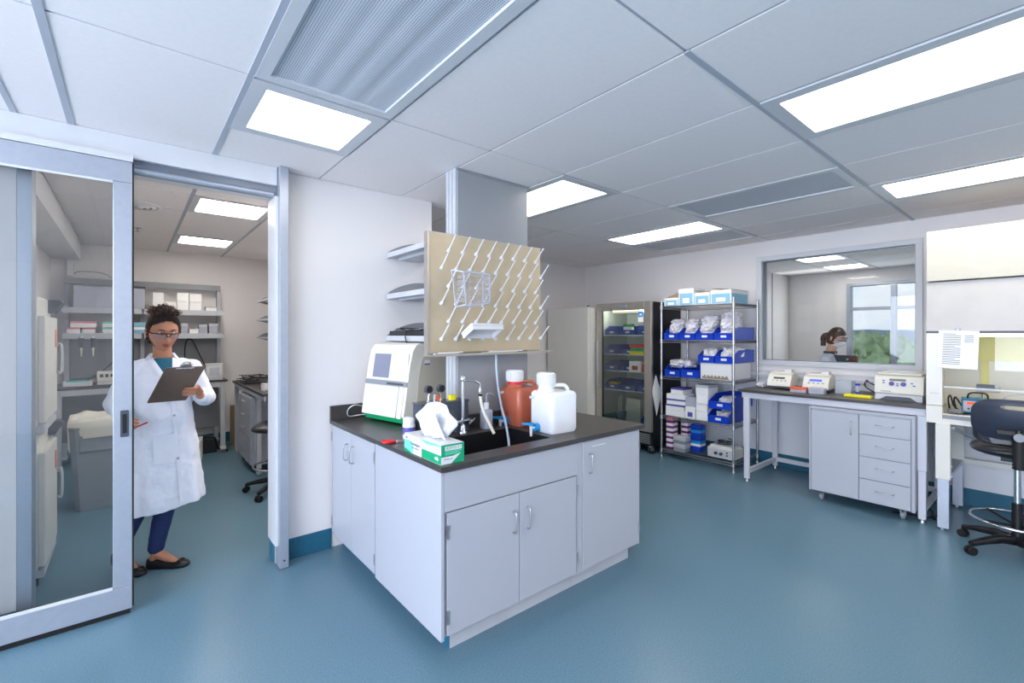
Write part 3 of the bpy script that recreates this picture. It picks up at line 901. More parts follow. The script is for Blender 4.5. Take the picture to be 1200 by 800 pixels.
# ---------------------------------------------------------------- aspirator set behind the tissue box
t = thing('smoked_box', 'smoked clear plastic box with bottles inside, behind the tissue box', 'box', (1.485, 2.475, 0.914))
b = MB()
b.box(-.165, .165, -.055, .055, 0, 0.005); b.box(-.165, -.160, -.055, .055, .005, .19); b.box(.160, .165, -.055, .055, .005, .19)
b.box(-.16, .16, -.055, -.050, .005, .19); b.box(-.16, .16, .050, .055, .005, .19)
b.build('walls', M['smoke'], t)
MB().box(-.17, .17, -.058, .058, .19, .202).build('lid', M['smoke'], t, bevel=.003)
for k in range(3): MB().lathe([(.03, .006), (.03, .09), (.012, .11), (.012, .13)], (-.1 + k * .09, 0, 0), 14).build('inner_bottle', M['lgrey'], t)
for i, (x, lab) in enumerate(((1.392, 'left black round gauge knob above the smoked box'), (1.478, 'right black round gauge knob above the smoked box'))):
    g = thing('gauge', lab, 'gauge', (x, 2.47, 1.118))
    MB().cyl((0, 0, 0), (0, 0, 0.012), 0.012, n=12).tube([(0, 0, 0), (0.0, 0, .03), (0.012 * (1 - 2 * i), 0, .06)], .005).build('stem', M['chrome'], g)
    q = MB().cyl((0, 0.014, 0.075), (0, -0.014, 0.075), 0.024, n=22)
    q.build('dial_case', M['dgrey'], g, bevel=0.003)
    MB().cyl((0, -0.0145, 0.075), (0, -0.016, 0.075), 0.018, n=20).build('dial', M['black'], g)
t = thing('regulator_valve', 'small orange and chrome valve between the two black gauges', 'valve', (1.435, 2.47, 1.116))
MB().cyl((0, 0, 0), (0, 0, .045), .011, n=12).build('body', M['chrome'], t)
MB().cyl((.022, 0, 0), (.022, 0, .035), .010, n=12).build('adjuster', M['orange'], t)
tag(MB().rbox(1.53, 1.575, 2.44, 2.475, 1.117, 1.15, .006).build('yellow_block', M['yellow']), 'small yellow block on top of the smoked box', 'block')
t = thing('specimen_jar', 'small white jar with screw lid and violet label behind the tissue box', 'jar', (1.262, 2.47, 0.914))
MB().lathe([(.034, 0), (.036, .004), (.036, .085), (.03, .095)], n=24).build('body', M['white'], t)
MB().lathe([(.0368, .03), (.0368, .07)], n=24, caps=False).build('label', M['violet'], t)
MB().lathe([(.034, .095), (.034, .118), (.026, .126), (.001, .127)], n=24).build('lid', M['white'], t)

# ---------------------------------------------------------------- tissue box
t = thing('tissue_box', 'green and white box of lab wipes on the front corner of the dark worktop', 'tissue box', (1.182, 2.052, 0.914))
w2x, l2, hz = 0.064, 0.187, 0.093
MB().box(-w2x, w2x, -l2, l2, 0, hz).build('carton', M['white'], t, bevel=.001)
# printed faces: left long face (x = -w) and front short face (y = -l)
def lp(poly, m, o, nm='print'):
    x = -w2x - o
    return MB().prism([(y, z) for y, z in poly], 'x', x, x + .0005).build(nm, m, t)
def fp(poly, m, o, nm='print'):
    y = -l2 - o
    return MB().prism([(x, z) for x, z in poly], 'y', y, y + .0005).build(nm, m, t)
M['mint'] = mat('mint_print', (120, 216, 190), 0.45)
M['emerald'] = mat('emerald_print', (16, 158, 112), 0.42)
lp([(.187, .0), (.187, .058), (.14, .066), (.09, .052), (.09, 0)], M['mint'], .0005)
lp([(.187, .0), (.187, .018), (.12, .008), (.11, 0)], M['emerald'], .0009)
lp([(.0, .002), (-.187, .002), (-.187, .045), (-.0, .045)], M['emerald'], .0005)
lp([(.02, .092), (-.187, .092), (-.187, .086), (-.05, .075)], M['mint'], .0005)
text('lettering', 'Kimwipes', .026, M['ink'], t, (-w2x - .0012, .065, .052), (R(90), 0, R(-90)), .0003)
text('lettering', 'Delicate Task Wipers', .009, M['ink'], t, (-w2x - .0012, .065, .032), (R(90), 0, R(-90)), .0003)
lp([(-.13, .018), (-.15, .018), (-.15, .012), (-.165, .024), (-.15, .036), (-.15, .03), (-.13, .03)], M['white'], .0010)
lp([(.17, .078), (.15, .078), (.15, .07), (.17, .07)], M['violet'], .0009)
fp([(-w2x, 0), (w2x, 0), (w2x, hz), (-w2x, hz)], M['emerald'], .0004)
fp([(-w2x, .002), (-w2x, .036), (-.0, .036), (.046, .046), (-.01, .002)], M['white'], .0009)
fp([(-.043, .064), (.05, .064), (.05, .084), (-.043, .084)], M['white'], .0009)
text('lettering', 'KIMTECH', .019, M['emerald'], t, (.0035, -l2 - .0012, .074), (R(90), 0, 0), .0003, xs=1.02)
for k in range(3): fp([(-.043, .057 - .006 * k), (.05 - .012 * k, .057 - .006 * k), (.05 - .012 * k, .0595 - .006 * k), (-.043, .0595 - .006 * k)], M['mint'], .0009)
text('lettering', 'Kimberly-Clark', .008, M['violet'], t, (-.025, -l2 - .0013, .024), (R(90), 0, 0), .0003)
MB().box(-.03, .03, -.11, .09, hz, hz + .001).build('slot_film', M['lgrey'], t)
tp = thing('wipe_sheet', 'crumpled white wipe standing up out of the green and white tissue box', 'tissue', (1.182, 2.052, 0.914 + hz + .001))
b = MB(); nu, nv = 26, 16
vs = []
for j in range(nv + 1):
    v = j / nv
    for i in range(nu + 1):
        u = i / nu
        wd = (0.06 + 0.10 * min(1, v * 1.5)) * (1 - 0.18 * max(0, v - .75) * 4 * .6)
        s = (u - .5) * 2
        y = s * wd * (1.0 if v < .85 else 1 - (v - .85) * 2.2)
        z = v * .178 + .0 - abs(s) ** 2 * .035 * v * 1.8
        x = .016 * math.sin(s * 5 + v * 3) * (1 - .3 * v) + .012 * noise.noise((s * 2, v * 3, 1)) + .006 * math.sin(s * 11 + v)
        vs.append((x + .01 * v - s * .04 * v, y * .98 - .015, max(z, 0.001 if v < .1 else z)))
fs = [(j * (nu + 1) + i, j * (nu + 1) + i + 1, (j + 1) * (nu + 1) + i + 1, (j + 1) * (nu + 1) + i) for j in range(nv) for i in range(nu)]
b.add(vs, fs, 0, True)
o = b.build('sheet', M['tissue'], tp)
sm = o.modifiers.new('solid', 'SOLIDIFY'); sm.thickness = .0015
b = MB(); vs = []
for j in range(9):
    v = j / 8
    for i in range(15):
        s = (i / 14 - .5) * 2
        vs.append((.018 - .05 * v + .012 * math.sin(s * 4 + 2 * v), s * (.045 + .03 * v) - .05, .01 + .12 * v - s * s * .03))
b.add(vs, [(j * 15 + i, j * 15 + i + 1, (j + 1) * 15 + i + 1, (j + 1) * 15 + i) for j in range(8) for i in range(14)], 0, True)
o = b.build('sheet_fold', M['tissue'], tp)
sm = o.modifiers.new('solid', 'SOLIDIFY'); sm.thickness = .0015

# red pliers
t = thing('pliers', 'small pliers with red handles on the dark worktop beside the tissue box', 'pliers', (1.165, 2.42, 0.914), R(-24))
MB().tube(bez([(-.01, 0, .008), (-.03, .010, .009), (-.055, .020, .009), (-.085, .014, .009)], 5), .008, 8).build('handle', M['red'], t)
MB().tube(bez([(-.01, 0, .008), (-.03, -.012, .009), (-.055, -.020, .009), (-.080, -.012, .009)], 5), .008, 8).build('handle', M['red'], t)
MB().cyl((0, 0, .003), (0, 0, .014), .009, n=12).bar((0, .003, .008), (.05, .001, .008), .006, .008).bar((0, -.003, .008), (.05, -.001, .008), .006, .008).build('jaws', M['nickel'], t)

# ---------------------------------------------------------------- faucet
t = thing('lab_faucet', 'chrome laboratory faucet behind the sink with hooked outlet', 'faucet', (1.59, 2.395, 0.914))
MB().lathe([(.026, 0), (.026, .008), (.018, .014), (.018, .045), (.011, .055)], n=20).build('base', M['chrome'], t)
MB().cyl((0, 0, .05), (0, 0, .33), .011, n=14).lathe([(.016, .318), (.018, .33), (.018, .348), (.008, .358)], n=14).build('riser', M['chrome'], t)
MB().tube(bez([(0, 0, .325), (.03, -.012, .325), (.075, -.03, .318), (.10, -.04, .30), (.103, -.041, .27)], 6), .006, 10).lathe([(.010, .0), (.012, .02), (.008, .03)], (.103, -.041, .245), 12).build('spout', M['chrome'], t)
MB().cyl((-.085, -.02, .075), (.06, .012, .075), .010, n=12).build('valve_bar', M['chrome'], t)
for s, x in ((-1, -.085), (1, .06)):
    q = MB().cyl((x, -.02 if s < 0 else .012, .075), (x - .005, -.045 if s < 0 else -.02, .07), .010, n=10)
    q.bar((x - .022, -.045 if s < 0 else -.02, .055), (x + .015, -.045 if s < 0 else -.02, .088), .012, .008)
    q.build('valve_lever', M['white'] if s < 0 else M['chrome'], t)
tag(MB().tube(bez([(1.693, 2.354, 1.175), (1.695, 2.35, 1.12), (1.70, 2.33, 1.05), (1.712, 2.29, .98), (1.725, 2.25, .915)], 8), .0095, 10).build('rubber_tube', M['hose_w']),
    'milky rubber tube pushed on the faucet outlet, hanging into the sink', 'tube')
tag(MB().cyl((1.693, 2.354, 1.14), (1.694, 2.352, 1.155), .0125, n=14).build('hose_clamp', M['black']), 'black clamp round the top of the milky faucet tube', 'clamp')
tag(MB().tube(bez([(1.915, 2.475, 1.392), (1.912, 2.47, 1.30), (1.912, 2.45, 1.17), (1.90, 2.40, 1.05), (1.87, 2.32, .96), (1.80, 2.20, .86), (1.72, 2.10, .78)], 8), .008, 10).build('drain_hose', M['hose']),
    'clear bluish hose running from the drying rack down into the sink', 'hose')

# ---------------------------------------------------------------- wash bottle
t = thing('wash_bottle', 'small square wash bottle with a bent tip behind the sink', 'bottle', (1.785, 2.412, 0.914), R(8))
MB().rbox(-.033, .033, -.033, .033, 0, .125, .014, top=.01).build('body', M['cloudy'], t)
MB().rbox(-.030, .030, -.030, .030, .004, .10, .012).build('liquid', M['lgrey'], t)
MB().lathe([(.017, .125), (.017, .165), (.013, .17)], n=20).build('cap', M['white'], t)
MB().tube(bez([(0, 0, .168), (0, 0, .205), (.004, -.002, .225), (.03, -.015, .226), (.05, -.025, .214)], 6), .004, 8, r2=.0022).build('nozzle', M['cloudy'], t)

# ---------------------------------------------------------------- carboys
def carboy(name, label, loc, rz, mb_mat, neckm, collar, group=None, dirs=1):
    t = thing(name, label, 'carboy', loc, rz)
    s = .112
    MB().rbox(-s, s, -s, s, 0.0, .253, .035, top=.02, k=6).build('body', mb_mat, t)
    MB().lathe([(.058, .245), (.056, .26), (.050, .268), (.050, .30)], (-.045, .02, 0), 28).build('neck', mb_mat if not neckm else neckm, t)
    c = MB().lathe([(.057, .292), (.059, .30), (.057, .362), (.050, .37), (.001, .371)], (-.045, .02, 0), 28)
    c.build('cap', M['white'], t)
    r = MB()
    for k in range(28):
        a = 2 * PI * k / 28
        x, y = -.045 + .0585 * math.cos(a), .02 + .0585 * math.sin(a)
        r.box(x - .0022, x + .0022, y - .0022, y + .0022, .303, .36)
    r.build('cap_ribs', M['white'], t)
    MB().tube(bez([(.0, .0, .285), (.03, -.01, .288), (.075, -.02, .284), (.094, -.025, .262), (.096, -.025, .24)], 6), .012, 10).build('carry_handle', mb_mat, t)
    if collar:
        MB().lathe([(.0515, .272), (.0515, .29)], (-.045, .02, 0), 28, caps=False).build('collar_band', collar, t)
    MB().cyl((-s + .02, .06, .215), (-s - .03, .062, .215), .009, n=10).build('side_lug', M['white'], t)
    # spigot low on the side facing the sink
    sp = MB().cyl((-s + .005, .02, .03), (-s - .030, .02, .03), .025, n=16).build('spigot_nut', M['cyan'], t)
    q = MB().cyl((-s - .02, .02, .03), (-s - .062, .02, .03), .009, n=12).cyl((-s - .055, .02, .045), (-s - .055, .02, -.02), .011, r2=.008, n=12)
    q.build('spigot_body', M['white'], t)
    MB().cyl((-s - .055, .02, .045), (-s - .055, .02, .062), .017, n=12).bar((-s - .055, .02, .056), (-s - .10, .055, .056), .018, .012).build('spigot_tap', M['cyan'], t)
    return t
carboy('carboy', 'milky white square carboy with white screw cap at the right of the sink', (2.085, 2.095, .914), R(-4), M['carboy'], None, None)
carboy('carboy', 'brownish red filled carboy standing behind the milky white one', (2.075, 2.395, .914), R(-3), M['amber'], None, M['red'])

# ================================================================ FREEZER AND GLASS DOOR REFRIGERATOR
t = thing('upright_freezer', 'tall plain white upright freezer standing left of the glass door refrigerator', 'freezer', (5.3, 4.66, 0))
MB().box(4.955, 5.74, 4.25, 5.06, 0.06, 1.90).build('cabinet', M['white_m'], t, True, 0.008)
MB().box(4.90, 4.95, 4.25, 5.06, 0.10, 1.905).build('door', M['white_m'], t, True, 0.01)
for (x, y) in ((5.0, 4.3), (5.0, 5.0), (5.7, 4.3), (5.7, 5.0)): MB().cyl((x, y, 0), (x, y, .07), .025, n=12).build('foot', M['black'], t, True)
MB().cyl((4.93, 4.27, 1.905), (4.93, 4.27, 1.925), .018, n=12).build('hinge_cap', M['dgrey'], t, True)

FY0, FY1 = 3.335, 4.222
fr = thing('glass_door_refrigerator', 'stainless refrigerator with a full glass door and black side', 'refrigerator', (5.4, 3.78, 0))
b = MB()
b.box(5.09, 5.74, FY0, FY0 + .03, .10, 1.94); b.box(5.09, 5.74, FY1 - .03, FY1, .10, 1.94); b.box(5.71, 5.74, FY0 + .03, FY1 - .03, .10, 1.94)
b.box(5.09, 5.71, FY0 + .03, FY1 - .03, 1.90, 1.94); b.box(5.09, 5.71, FY0 + .03, FY1 - .03, .10, .30)
b.build('cabinet', M['black'], fr, True, .003)
b = MB()
a0, a1 = FY0 + .031, FY1 - .031
b.box(5.095, 5.709, a0, a0 + .012, .301, 1.899); b.box(5.095, 5.709, a1 - .012, a1, .301, 1.899); b.box(5.695, 5.709, a0 + .012, a1 - .012, .301, 1.899)
b.box(5.095, 5.695, a0 + .012, a1 - .012, 1.885, 1.899); b.box(5.095, 5.695, a0 + .012, a1 - .012, .301, .315)
b.build('liner', M['cool_in'], fr, True)
MB().box(5.12, 5.28, 3.55, 4.0, 1.80, 1.884).build('fan_housing', M['cream'], fr, True, .004)
MB().box(5.10, 5.115, 3.42, 4.14, 1.865, 1.88).build('interior_lamp', M['lamp_s'], fr, True)
l_ = area_light('refrigerator_lamp', (5.13, 3.78, 1.86), (0, R(-35), 0), .03, .6, 9, (1, .97, .9))
l_.parent = fr; l_.location = (5.13 - 5.4, 0, 1.86)
for z in (.77, 1.03, 1.255, 1.515):
    b = MB().box(5.11, 5.125, a0 + .013, a1 - .013, z - .012, z)
    for k in range(34): b.box(5.125, 5.69, a0 + .02 + k * .0238, a0 + .024 + k * .0238, z - .008, z - .003)
    b.build('shelf', M['white'], fr, True)
dr = MB().box(5.045, 5.085, FY0, FY0 + .105, .285, 1.945).box(5.045, 5.085, FY1 - .10, FY1, .285, 1.945).box(5.045, 5.085, FY0 + .105, FY1 - .10, 1.85, 1.945).box(5.045, 5.085, FY0 + .105, FY1 - .10, .285, .35).build('door', M['steel'], fr, True, .003)
MB().box(5.06, 5.066, FY0 + .105, FY1 - .10, .35, 1.85).build('glass', M['cglass'], dr, True)
MB().frame('x', 5.052, 5.07, FY0 + .10, FY1 - .095, .345, 1.855, .012).build('gasket', M['black'], dr, True)
MB().tube(bez([(5.045, 4.165, 1.42), (5.01, 4.165, 1.42), (5.0, 4.165, 1.39), (5.0, 4.165, .83), (5.01, 4.165, .80), (5.045, 4.165, .80)], 5), .012, 10).build('handle', M['nickel'], dr, True)
MB().rbox(3.71, 3.86, -.02, .02, 0, .004, .006)
MB().box(5.041, 5.046, 3.70, 3.87, 1.882, 1.918).build('badge', M['grey'], dr, True, .002)
MB().box(5.0445, 5.0455, 3.45, 3.53, 1.68, 1.82).build('notice', M['paper'], dr, True)
MB().box(5.0435, 5.0445, 3.455, 3.525, 1.745, 1.815).build('notice_square', M['cyan'], dr, True)
MB().box(5.0425, 5.0435, 3.475, 3.505, 1.765, 1.79).build('notice_mark', M['paper'], dr, True)
for k in range(5): MB().box(5.075, 5.09, FY0 + .04, FY1 - .04, .13 + k * .026, .146 + k * .026).build('grille_slat', M['steel'], fr, True)
for (x, y) in ((5.14, FY0 + .06), (5.14, FY1 - .06), (5.66, FY0 + .06), (5.66, FY1 - .06)):
    c = MB().box(x - .03, x + .03, y - .022, y + .022, .075, .10).box(x - .03, x + .03, y - .024, y - .018, .03, .08).box(x - .03, x + .03, y + .018, y + .024, .03, .08).build('caster', M['nickel'], fr, True)
    MB().cyl((x, y - .015, .038), (x, y + .015, .038), .038, n=18).build('wheel', M['rubber'], c, True)

# ---------------------------------------------------------------- bins
def make_bin(name, label, m, w=.19, d=.30, h=.14, lab=True):
    """hopper-front bin; open front faces -X, origin bottom centre"""
    t = thing(name, label, 'bin')
    b = MB(); k = .0035
    x0, x1 = -d / 2, d / 2
    b.box(x0, x1, -w / 2, w / 2, 0, k)
    sp = [(x0, k), (x1, k), (x1, h), (x0 + d * .30, h), (x0 + .0, h * .52)]
    for y in (-w / 2, w / 2 - k):
        b.prism([(x, z) for x, z in sp], 'y', y, y + k)
    b.box(x1 - k, x1, -w / 2 + k, w / 2 - k, k, h)
    b.box(x0, x0 + k, -w / 2 + k, w / 2 - k, k, h * .50)
    b.box(x0 - .010, x0 + k, -w / 2, w / 2, h * .46, h * .54)
    b.box(x1 - .004, x1 + .004, -w / 2, w / 2, h - .012, h)
    b.build('tray', m, t)
    if lab: MB().box(x0 - .0015, x0, -.035, .03, h * .20, h * .38).build('label_card', M['paper'], t)
    return t
def crumple(name, label, c, s, seed, m='bag', group=None, n=14, cat='bag'):
    """loosely filled bag: s = half sizes"""
    b = MB(); rings = []
    for i in range(n + 1):
        th = PI * (i + .05) / (n + .1); ring = []
        for j in range(n * 2):
            ph = 2 * PI * j / (n * 2)
            d = Vector((math.sin(th) * math.cos(ph), math.sin(th) * math.sin(ph), -math.cos(th)))
            q = d.copy()
            mx = max(abs(q.x), abs(q.y), abs(q.z)); q = q * (0.55 + .45 / mx * .8)
            k = 1 + .30 * noise.noise(d * 2.6 + Vector((seed * 5.1, seed * 1.7, 0))) + .12 * noise.noise(d * 7 + Vector((seed, 0, 3)))
            ring.append((q.x * k * s[0], q.y * k * s[1], max(q.z * k * s[2], -s[2])))
        rings.append(ring)
    b.loft(rings, 0, True, False)
    o = b.build(name, M[m]); o.location = (c[0], c[1], c[2] + s[2])
    return tag(o, label, cat, group)
# refrigerator contents: (shelf z, y centre, width, height, label)
nb0 = None
FB = [(1.516, 4.02, .235, .125, 'navy bin at the left of the top shelf in the refrigerator'), (1.516, 3.76, .235, .125, 'navy bin with a green card, middle of the top refrigerator shelf'),
      (1.516, 3.49, .235, .125, 'navy bin at the right of the top shelf in the refrigerator'), (1.256, 4.02, .235, .125, 'navy bin left on the second refrigerator shelf from the top'),
      (1.256, 3.78, .18, .12, 'navy bin behind the coloured tube racks in the refrigerator'), (1.031, 4.02, .235, .125, 'navy bin left on the third refrigerator shelf from the top'),
      (1.031, 3.78, .20, .12, 'navy bin beside the white box on the third refrigerator shelf'), (.771, 4.01, .24, .13, 'navy bin with green packets on the fourth refrigerator shelf'),
      (.771, 3.755, .235, .125, 'navy bin with white papers, middle of the fourth refrigerator shelf'), (.771, 3.48, .22, .155, 'taller navy bin at the right of the fourth refrigerator shelf'),
      (.316, 3.46, .18, .16, 'blue bin on the refrigerator floor at the right')]
for i, (z, y, w, h, lab) in enumerate(FB):
    q = make_bin('storage_bin', lab, M['navy'] if i < 10 else M['blue'], w, .34, h, True)
    q['group'] = 'bins inside the glass door refrigerator'
    q.location = (5.30 if i not in (4, 6) else 5.36, y, z)
def carton(name, label, cat, x0, x1, y0, y1, z0, z1, m, lid=None, group=None, lab=None, tilt=0):
    cx, cy = (x0 + x1) / 2, (y0 + y1) / 2
    w, d, h = (x1 - x0) / 2, (y1 - y0) / 2, z1 - z0
    t = thing(name, label, cat, (cx, cy, z0), R(tilt), group)
    lz = h * .72 if lid else h
    MB().box(-w, w, -d, d, 0, lz).build('box_body', M[m], t, bevel=.0015)
    if lid: MB().box(-w - .002, w + .002, -d - .002, d + .002, lz, h).build('lid', M[lid], t, bevel=.0015)
    if lab: MB().box(-w - .0028, -w, -d * .5, d * .5, h * .15, h * .55).build('label_card', M[lab], t)
    return t
RG = 'small boxes and racks inside the glass door refrigerator'
carton('label_card_box', 'white and green box in the middle bin of the top refrigerator shelf', 'box', 5.14, 5.20, 3.70, 3.83, 1.53, 1.66, 'paper', 'green', RG)
for k, (m, w) in enumerate((('yellow', .15), ('green', .13), ('red', .15))):
    carton('tube_rack', '%s tube rack in the coloured stack on the second refrigerator shelf' % ('yellow', 'green', 'red')[k], 'rack', 5.12, 5.24, 3.62 - w, 3.62 + w * .8 - .02, 1.256 + .046 * k, 1.30 + .046 * k, m, None, RG)
carton('carton', 'white box on the third refrigerator shelf', 'box', 5.13, 5.28, 3.55, 3.73, 1.031, 1.17, 'paper', None, RG, 'red')
carton('carton', 'red box at the right of the third refrigerator shelf', 'box', 5.13, 5.28, 3.42, 3.53, 1.031, 1.17, 'red', 'pink', RG)
carton('carton', 'green packet box inside the left bin of the fourth refrigerator shelf', 'box', 5.15, 5.23, 3.95, 4.08, .776, .865, 'green', 'yellow', RG)
for k in range(4):
    carton('foam_box', ('bottom', 'second lowest', 'second highest', 'topmost')[k] + ' of four pale foam boxes on the refrigerator floor', 'box', 5.15, 5.36, 3.57, 3.80 - .01 * (k % 2), .316 + .088 * k, .402 + .088 * k, 'cream', None, RG)
t = thing('pipette_bundle', 'bundle of straw coloured pipettes standing on the refrigerator floor', 'pipettes', (5.22, 3.93, .316))
b = MB()
for k in range(22):
    a = rng.random() * 6.28; q = rng.random() * .05
    b.cyl((q * math.cos(a), q * math.sin(a), 0), (q * math.cos(a) * 1.6, q * math.sin(a) * 1.6, .30 + rng.random() * .07), .005, n=6)
o = b.build('pipettes', M['tan'], t); o['kind'] = 'stuff'
MB().lathe([(.06, 0), (.064, .002), (.07, .16)], n=20, caps=False).build('holder', M['cloudy'], t)

# diamond shaped cloth on the refrigerator side
t = thing('hanging_cloth', 'white paper sheet hung corner up on the black side of the refrigerator', 'sheet', (5.14, 3.318, .75))
MB().prism([(-.02, .27), (.11, .02), (.0, -.26), (-.10, .05)], 'y', 0, .003).build('sheet', M['paper'], t)
MB().cyl((-.02, -.004, .26), (-.02, .004, .26), .008, n=10).build('magnet', M['dgrey'], t)

# ---------------------------------------------------------------- chrome wire rack
RX0, RX1, RY0, RY1 = 5.10, 5.71, 2.335, 3.225
wr = thing('wire_shelving', 'chrome wire shelving unit with five shelves beside the refrigerator', 'shelf', (5.4, 2.78, 0))
for (x, y) in ((RX0, RY0), (RX0, RY1), (RX1, RY0), (RX1, RY1)):
    p = MB().cyl((x, y, .03), (x, y, 1.93), .0125, n=14).lathe([(.0128, 1.93), (.008, 1.938)], (x, y, 0), 14).build('post', M['wire'], wr, True)
    g = MB()
    for k in range(70): g.lathe([(.0132, .10 + k * .026), (.0132, .104 + k * .026)], (x, y, 0), 10)
    g.build('post_rings', M['grey'], p, True)
    MB().lathe([(.016, 0), (.018, .01), (.008, .03)], (x, y, 0), 12).build('levelling_foot', M['nickel'], p, True)
sh0 = None
SHZ = (.105, .515, 1.005, 1.455, 1.872)
for z in SHZ:
    if sh0 is None:
        b = MB()
        for (p, q) in (((RX0, RY0), (RX1, RY0)), ((RX0, RY1), (RX1, RY1)), ((RX0, RY0), (RX0, RY1)), ((RX1, RY0), (RX1, RY1))):
            for dz in (-.003, -.032): b.cyl((p[0], p[1], dz), (q[0], q[1], dz), .0042, n=6)
            L = math.hypot(q[0] - p[0], q[1] - p[1]); n = int(L / .034) * 2
            pts = [(p[0] + (q[0] - p[0]) * k / n, p[1] + (q[1] - p[1]) * k / n, -.003 if k % 2 else -.032) for k in range(n + 1)]
            b.tube(pts, .0034, 5)
        for k in range(1, 36):
            y = RY0 + (RY1 - RY0) * k / 36
            b.cyl((RX0, y, -.001), (RX1, y, -.001), .0017, n=5)
        for x in (5.25, 5.41, 5.56): b.cyl((x, RY0, -.005), (x, RY1, -.005), .003, n=6)
        b.v = [(v[0] - 5.4, v[1] - 2.78, v[2]) for v in b.v]
        sh0 = b.build('wire_shelf', M['wire'], wr)
        s = sh0
    else:
        s = sh0.copy(); COL.objects.link(s)
    s.location = (0, 0, z)
    for (x, y) in ((RX0, RY0), (RX0, RY1), (RX1, RY0), (RX1, RY1)):
        MB().lathe([(.017, z - .038), (.0155, z + .004)], (x, y, 0), 12).build('collar', M['nickel'], s if False else wr, True)
# top cartons
TG = 'blue printed cartons on top of the wire shelving'
def print_carton(label, y0, y1, h, d, flap):
    t = thing('glove_carton', label, 'box', (5.13 + d / 2, (y0 + y1) / 2, 1.876), 0, TG)
    w = (y1 - y0) / 2 - .002; x = d / 2
    MB().box(-x, x, -w, w, 0, h).build('carton_body', M['paper'], t)
    MB().box(-x - .001, -x, -w + .012, w - .012, .0, h * .72).build('print_front', M['sky_print'], t)
    MB().box(-x + .01, x - .01, -w - .001, -w, .0, h * .72).build('print_side', M['sky_print'], t)
    MB().box(-x - .0018, -x - .001, -w * .45, w * .45, h * .12, h * .42).build('label_card', M['paper'], t)
    if flap:
        b = MB(); b.add([(-x, -w, h), (x, -w, h), (x, w * .9, h + flap), (-x, w * .9, h + flap), (-x, -w, h + .003), (x, -w, h + .003), (x, w * .9, h + flap + .003), (-x, w * .9, h + flap + .003)],
              [(0, 3, 2, 1), (4, 5, 6, 7), (0, 1, 5, 4), (1, 2, 6, 5), (2, 3, 7, 6), (3, 0, 4, 7)])
        b.build('lid_flap', M['card'], t)
    return t
print_carton('shortest blue printed carton with raised flap, left end on top of the wire shelving', 3.02, 3.205, .095, .26, -0.0)
t = bpy.context.scene.objects[-1] if False else None
print_carton('tallest blue printed carton, second from left on top of the wire shelving', 2.815, 3.01, .195, .26, 0)
print_carton('blue printed carton with open flap, third from left on top of the wire shelving', 2.62, 2.808, .135, .3, .03)
print_carton('widest blue printed carton at the right end on top of the wire shelving', 2.37, 2.612, .150, .42, .02)
fl2 = MB().prism([(2.83, 1.985), (3.01, 2.03), (3.01, 2.035), (3.15, 1.99), (3.19, 1.973), (2.83, 1.973)], 'x', 5.14, 5.38)
tag(fl2.build('loose_flap', M['card']), 'brown cardboard flap lying on the shortest printed carton', 'cardboard')
# bins on the rack
BG = 'bright blue bins on the wire shelving'
def rack_bin(y, z, w, label, d=.34, h=.145, xo=0.0):
    q = make_bin('storage_bin', label, M['blue'], w - .006, d, h)
    q['group'] = BG
    q.location = (5.12 + d / 2 + xo, y, z)
    return q
z = 1.459
for y, w, d, lab in ((3.10, .205, .34, 'bright blue bin at the left end of the shelf below the printed cartons'), (2.893, .205, .34, 'second bright blue bin from the left below the printed cartons'),
                  (2.68, .215, .34, 'third bright blue bin from the left below the printed cartons'), (2.458, .215, .55, 'deep bright blue bin at the right end below the printed cartons')):
    rack_bin(y, z, w, lab, d)
PG = 'clear bags of supplies heaped on the wire shelving'
for k, (y, hx, lab) in enumerate(((3.10, .085, 'clear bags heaped in the leftmost bin below the printed cartons'), (2.893, .085, 'clear bags in the second bin below the printed cartons'),
        (2.69, .09, 'clear bags in the third bin below the printed cartons'), (2.46, .09, 'tall clear bags in the right bin below the printed cartons'))):
    crumple('supply_bag', lab, (5.31, y, z + .012), (.15, hx * 1.12, .105 + .02 * (k == 3)), k + 1, 'bag', PG)
    crumple('supply_bag', lab + ', upper one', (5.36, y + .01, z + .16 + .04 * (k == 3)), (.14, hx * 1.15, .05 + .02 * (k > 1)), k + 9, 'bag', PG)
z = 1.009
rack_bin(3.09, z, .21, 'bright blue bin with a pale bag on it, left on the middle shelf')
rack_bin(2.86, z, .235, 'empty bright blue bin, second from left on the middle shelf', .34, .165)
crumple('supply_bag', 'large pale bag spread over the left bin of the middle shelf', (5.33, 3.05, z + .09), (.17, .17, .06), 21, 'bag', PG)
t = carton('storage_box', 'wide white box under two blue bins on the middle shelf', 'box', 5.13, 5.62, 2.37, 2.73, z, z + .185, 'white', None)
b = MB()
for k in range(26):
    yy = 2.40 + k * .012; b.box(5.126, 5.129, yy, yy + .010, z + .008, z + .02 + .028 * abs(math.sin(k * .9)))
b.build('beaded_edge', M['card'], t, True)
rack_bin(2.66, z + .189, .20, 'bright blue bin on the white box, left one', .45, .145)
rack_bin(2.455, z + .189, .20, 'bright blue bin on the white box, right one', .55, .145)
crumple('supply_bag', 'white packets filling the left bin on the white box', (5.34, 2.66, z + .20), (.19, .10, .085), 31, 'paper', PG)
crumple('supply_bag', 'white packets filling the right bin on the white box', (5.36, 2.455, z + .20), (.20, .10, .085), 37, 'paper', PG)
z = .519
SG = 'small white boxes on the fourth shelf of the wire shelving'
k = 0
